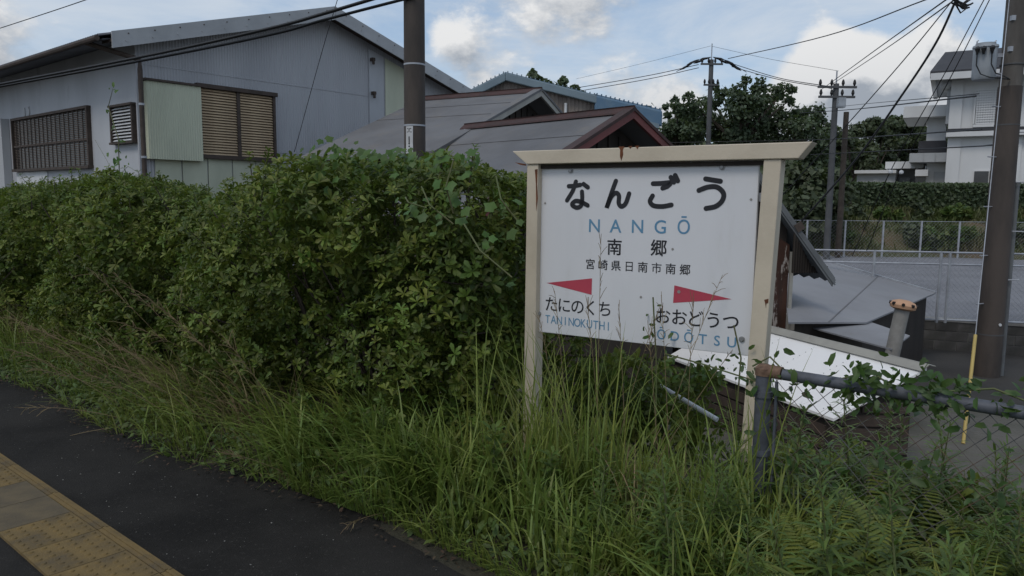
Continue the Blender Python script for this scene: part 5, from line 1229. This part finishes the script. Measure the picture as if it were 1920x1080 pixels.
# ------------------------------------------------------------------ grass of the verge
def vz(n_): return np.interp(n_, [q[0] for q in prof], [q[1] for q in prof]) - .01
def to_w(s_, n_, z_): return s_[:, None] * np.array(Sx) + n_[:, None] * np.array(Nx) + z_[:, None] * np.array([0, 0, 1.])
segs = []
def grass(nb, s0, s1, n0, n1, h0, h1, w0, w1, lean0=.15, lean1=.9, clump=0.0, azm=None):
    if clump:
        kc = max(3, nb // 26); cs, cn = rng.uniform(s0, s1, kc), rng.uniform(n0, n1, kc); i = rng.integers(0, kc, nb)
        s_ = cs[i] + rng.normal(0, clump, nb); n_ = cn[i] + rng.normal(0, clump, nb); sc = rng.uniform(.65, 1.15, kc)[i]
    else: s_, n_ = rng.uniform(s0, s1, nb), rng.uniform(n0, n1, nb); sc = 1
    n_ = np.maximum(n_, 2.03 + .07 * np.sin(s_ * 1.7) + np.clip((s_ + 4.5) * .05, -.12, .13))
    az = rng.uniform(0, 6.28, nb) if azm is None else rng.normal(azm, .9, nb)
    segs.append(ribbons(to_w(s_, n_, vz(n_)), az, rng.uniform(h0, h1, nb) * sc, rng.uniform(lean0, lean1, nb), rng.uniform(w0, w1, nb)))
FRONT = math.atan2(-Nx.y, -Nx.x)
grass(3300, -2.9, -.85, 2.28, 3.2, .15, .48, .006, .014, .15, .9, .07)          # thick tufts before the sign
grass(420, -2.6, -1.05, 2.5, 3.1, .5, .95, .004, .009, .1, .55, .08)              # a few tall blades
grass(1000, -3.7, -2.5, 2.25, 2.8, .2, .62, .007, .014, .3, 1.1, .07, FRONT)
grass(4200, -12, -3.0, 2.12, 2.85, .12, .55, .004, .010, .2, 1.4, .09, FRONT)     # along the hedge foot
grass(4200, -9, .4, 1.95, 2.45, .05, .22, .004, .008, .2, 1.1, .06, FRONT)        # low front fringe
grass(1100, -1.2, .2, 2.1, 3.0, .15, .5, .006, .013, .15, .8, .06)               # below the fence
V, Q = join(segs); tag(link('verge_grass', np_mesh('verge_grass', V, Q), M_grass), 'tall wild grass along the platform verge', 'grass', None, 'stuff')
segs = []
grass(150, -2.9, -.9, 2.4, 3.2, .2, .6, .003, .006, .1, .8, .08); grass(700, -10, -3, 2.3, 2.8, .3, .7, .003, .005, .4, 1.1, .1, FRONT); grass(260, -4, 1, 2.15, 2.4, .1, .3, .003, .005, .5, 1.3, .05, FRONT)
V, Q = join(segs); tag(link('dry_grass', np_mesh('dry_grass', V, Q), M_dry), 'dead straw coloured blades among the verge grass', 'grass', None, 'stuff')
# low leafy ground cover and brown litter at the asphalt edge
k = 9000; s_ = rng.uniform(-12, 2.4, k); n_ = 2.03 + np.clip((s_ + 4.5) * .05, -.12, .13) + np.abs(rng.normal(0, .3, k)) + .07 * np.sin(s_ * 1.7); keep = n_ < 3.3; s_, n_ = s_[keep], n_[keep]
P = to_w(s_, n_, vz(n_) + np.abs(rng.normal(.0, .06, len(s_)))); V, Q = scatter(lfo[0], lfo[1], P, frames(rng.normal(0, .5, P.shape) + [-.3, -.3, .9]), rng.uniform(.025, .06, len(P)))
tag(link('ground_cover', np_mesh('ground_cover', V, Q), M_cover), 'low creeping weeds at the edge of the asphalt', 'weeds', None, 'stuff')
k = 700; s_ = rng.uniform(-8, .5, k); n_ = 2.0 + np.clip((s_ + 4.5) * .05, -.12, .13) + rng.normal(0, .06, k) + .07 * np.sin(s_ * 1.7); P = to_w(s_, n_, np.full(k, .012) + rng.uniform(0, .02, k))
V, Q = scatter(lfo[0], lfo[1], P, frames(rng.normal(0, .25, P.shape) + [0, 0, 1]), rng.uniform(.012, .032, k))
tag(link('leaf_litter', np_mesh('leaf_litter', V, Q), M_litter), 'brown dead leaves where the grass meets the asphalt', 'litter', None, 'stuff')
k = 380; P = to_w(rng.uniform(-7, 1, k), rng.uniform(1.38, 2.05, k), np.full(k, .004)); V, Q = scatter(card_v, card_f, P, frames(rng.normal(0, .3, P.shape) + [0, 0, 1]), rng.uniform(.002, .007, k))
tag(link('grit', np_mesh('grit', V, Q), M_conc), 'pale grit scattered on the dark asphalt', 'grit', None, 'stuff')

# seed-head stalks
def stalk(label, base, tip, r_=.0016, panicle=.35, m_=M_dry, group='seed headed grass stalks', spread=.06, nb_=12):
    base, tip = Vector(base), Vector(tip); t_ = thing('grass_stalk', label, 'grass stalk', base, group)
    mid = base.lerp(tip, .55) + Vector((0, 0, (tip - base).length * .10))
    pts = [base.lerp(mid, a) .lerp(mid.lerp(tip, a), a) for a in np.linspace(0, 1, 9)]
    MB().tube(pts, r_, 4, r_ * .4).build('stem', m_, t_)
    mb = MB(); L_ = (tip - base).length * panicle
    for k in range(nb_):
        a = 1 - panicle * (1 - k / nb_) ; q = pts[min(8, int(a * 8))].lerp(pts[min(8, int(a * 8) + 1)], a * 8 - int(a * 8))
        d = (tip - mid).normalized() * spread * .9 + Vector(rng.normal(0, spread * .38, 3)); mb.tube([q, q + d * .6, q + d - Vector((0, 0, spread * .15))], r_ * .8, 3, r_ * .5)
    mb.build('seed_head', m_, t_); return t_
lab1 = 'thin dry grass stalk with a feathery head leaning left over the hedge foot'
for (x0, y0, x1, y1) in ((330, 700, 40, 610), (300, 720, 10, 592), (380, 690, 170, 510), (420, 700, 215, 515), (470, 720, 270, 552), (250, 700, 60, 640), (360, 730, 130, 655), (430, 740, 190, 640), (500, 760, 330, 600), (290, 735, 60, 690), (470, 690, 225, 605), (520, 720, 330, 560), (350, 760, 160, 700), (560, 800, 425, 640), (420, 780, 230, 690), (240, 730, 20, 655)):
    d_ = Uz(x0, y0 + 40, 0.02).y; stalk(lab1, Uz(x0, y0 + 40, 0.02), Uy(x1, y1, d_ - .15), .0028, .4, spread=.085, nb_=18)
lab2 = 'upright thin grass stalk with a sparse head in front of the white board'
for (x0, y0, x1, y1) in ((1160, 860, 1127, 440), (1110, 850, 1040, 545), (1250, 880, 1355, 515), (1180, 900, 1160, 570), (1330, 900, 1300, 560), (1150, 880, 1100, 560), (1290, 890, 1215, 610), (1240, 870, 1420, 600), (1075, 860, 1010, 590), (1200, 850, 1235, 580), (1330, 880, 1240, 560)):
    q = Uz(x0, y0 + 60, 0.0); q = SN(q.dot(Sx), min(max(q.dot(Nx), 2.6), 3.05), 0.03); e = Uy(x1, y1, q.y + .02); stalk(lab2, q, e, .0022, .3, spread=.05, nb_=12)
lab3 = 'bent straw coloured grass stalk arching out over the dark asphalt'
for (x0, y0, x1, y1) in ((250, 790, 35, 765), (240, 800, 78, 835), (560, 900, 420, 850), (740, 960, 650, 985)):
    q = Uz(x0, y0, 0.02); stalk(lab3, q, Uy(x1, y1, q.y - .2), .0026, .3, spread=.05)

# weeds with narrow leaves: 4 kinds of plant, copied
def weed_mesh(seed, h, nl, ll, wf):
    r_ = np.random.default_rng(seed); parts = []; lv_, lf_ = leaf_t(1, wf, .2, .35)
    for k in range(nl):
        t_ = (k + 1) / nl; L_ = ll * (1.05 - .6 * t_) * r_.uniform(.8, 1.2); v = rot_z(rot_y(lv_ * L_, -.75 + .75 * (1 - t_) + r_.normal(0, .15)), k * 2.4); parts.append((v + [r_.normal(0, .006), r_.normal(0, .006), h * (.12 + .88 * t_)], lf_))
    return join(parts)
WK = [weed_mesh(1, .42, 60, .13, .16), weed_mesh(2, .55, 80, .12, .14), weed_mesh(3, .30, 40, .15, .2), weed_mesh(4, .38, 44, .12, .42)]
protos = []
for k, (V, Q) in enumerate(WK):
    h = (.42, .55, .30, .38)[k]; t_ = thing('weed_plant', '', 'weed'); lm_ = link('leaves', np_mesh('weed_leaves', V, Q), M_weed, t_); MB().tube([(0, 0, -.05), (.01, 0, h * .5), (0, 0, h)], [.005, .004, .002], 5).build('stem', M_stem, t_); protos.append(t_)
used = [False] * 4
def put_weed(k, s_, n_, sc, label, group):
    o = protos[k] if not used[k] else copy_tree(protos[k]); used[k] = True
    o.location = SN(s_, n_, float(vz(n_))); o.rotation_euler = (rng.normal(0, .12), rng.normal(0, .12), rng.uniform(0, 6.28)); o.scale = (sc, sc, sc); tag(o, label, 'weed', group); return o
for i in range(110): put_weed(i % 3, rng.uniform(-1.3, -.12), rng.uniform(2.28, 3.75), rng.uniform(.6, 1.2), ('bushy knee high weed with narrow leaves growing below the wire fence', 'taller slim stemmed weed with narrow leaves growing below the wire fence', 'low weed with long strap leaves growing below the wire fence')[i % 3], 'weeds below the fence')
for i in range(34): put_weed(3 if i % 3 else 0, rng.uniform(-3.4, -1.2), rng.uniform(2.28, 3.0), rng.uniform(.5, 1.1), ('broad leaved green weed among the tall grass below the sign' if i % 3 else 'narrow leaved bushy weed among the tall grass below the sign'), 'weeds below the sign')
for i in range(30): put_weed(1 if i % 2 else 3, rng.uniform(-5.2, -3.2), rng.uniform(2.35, 2.8), rng.uniform(.4, .9), ('slim narrow leaved weed at the foot of the tallest shrub' if i % 2 else 'broad leaved weed at the foot of the tallest shrub'), 'weeds at the hedge foot')
tw = protos[1]; q = Un(222, 340, 3.3)
tw = thing('tall_weed', 'thin tall weed poking above the hedge in front of the grey side wall', 'weed', SN(q.dot(Sx), 3.3, 1.2))
tt = Un(212, 165, 3.3); MB().tube([SN(q.dot(Sx), 3.3, 1.2), Un(222, 260, 3.3), Un(203, 200, 3.3), tt], [.006, .005, .004, .002], 5).build('stem', M_stem, tw)
P = np.array([tuple(Un(x + rng.normal(0, 6), y, 3.3)) for x, y in [(222, 320), (225, 300), (218, 280), (224, 262), (215, 240), (205, 205), (212, 165), (216, 168), (228, 310), (212, 315), (232, 298), (208, 295), (220, 330), (230, 335), (214, 328), (200, 325)] for _ in range(2)])
V, Q = scatter(lfo[0], lfo[1], P - np.array(tw.location), frames(rng.normal(0, .6, P.shape) + [0, -.5, .4]), rng.uniform(.03, .08, len(P))); link('leaves', np_mesh('tall_weed_leaves', V, Q), M_vine, tw)
MB().tube([Un(178, 262, 3.3), Un(200, 300, 3.3), Un(218, 335, 3.3)], .002, 4).tube([Un(262, 325, 3.3), Un(240, 312, 3.3), Un(222, 330, 3.3)], .002, 4).build('side_stem', M_stem, tw)

# ferns in the bottom right corner
def fern_frond(seed):
    r_ = np.random.default_rng(seed); lv_, lf_ = leaf_t(1, .17, .1, .2); parts = []
    for k in range(30):
        t_ = k / 29; x = .06 + t_ * .5; z = .30 * math.sin(t_ * 2.0) ; w_ = .13 * math.sin(math.pi * min(1, t_ * .8 + .2)) + .01
        for sg_ in (-1, 1): parts.append((rot_z(lv_ * w_, sg_ * 1.25) + [x, 0, z], lf_))
    return join(parts)
FR = np_mesh('fern_frond', *fern_frond(1)); FR.materials.append(M_fern)
for i, (s_, n_, lab) in enumerate(((-.50, 2.80, 'yellow green fern below the fence rail at the right edge'), (-.36, 2.52, 'yellow green fern in the bottom right corner, nearest the camera'), (-.22, 2.95, 'yellow green fern partly outside the right edge'), (-.80, 2.62, 'yellow green fern just right of the fence post foot'), (-.62, 2.42, 'low fern among weeds at the bottom edge, below the middle of the rail'), (-.60, 3.12, 'fern pressed against the back of the wire mesh'))):
    f_ = thing('fern', lab, 'fern', SN(s_, n_, .05), 'ferns under the fence')
    for k in range(7):
        o = link('frond', FR, None, f_); o.rotation_euler = (rng.normal(0, .15), -rng.uniform(.1, .6), k * .9 + rng.normal(0, .2)); sc = rng.uniform(.5, .85); o.scale = (sc, sc, sc)
print('objects', len(bpy.data.objects), 'tris', sum(len(m.loop_triangles) if m.loop_triangles else len(m.polygons) for m in bpy.data.meshes))
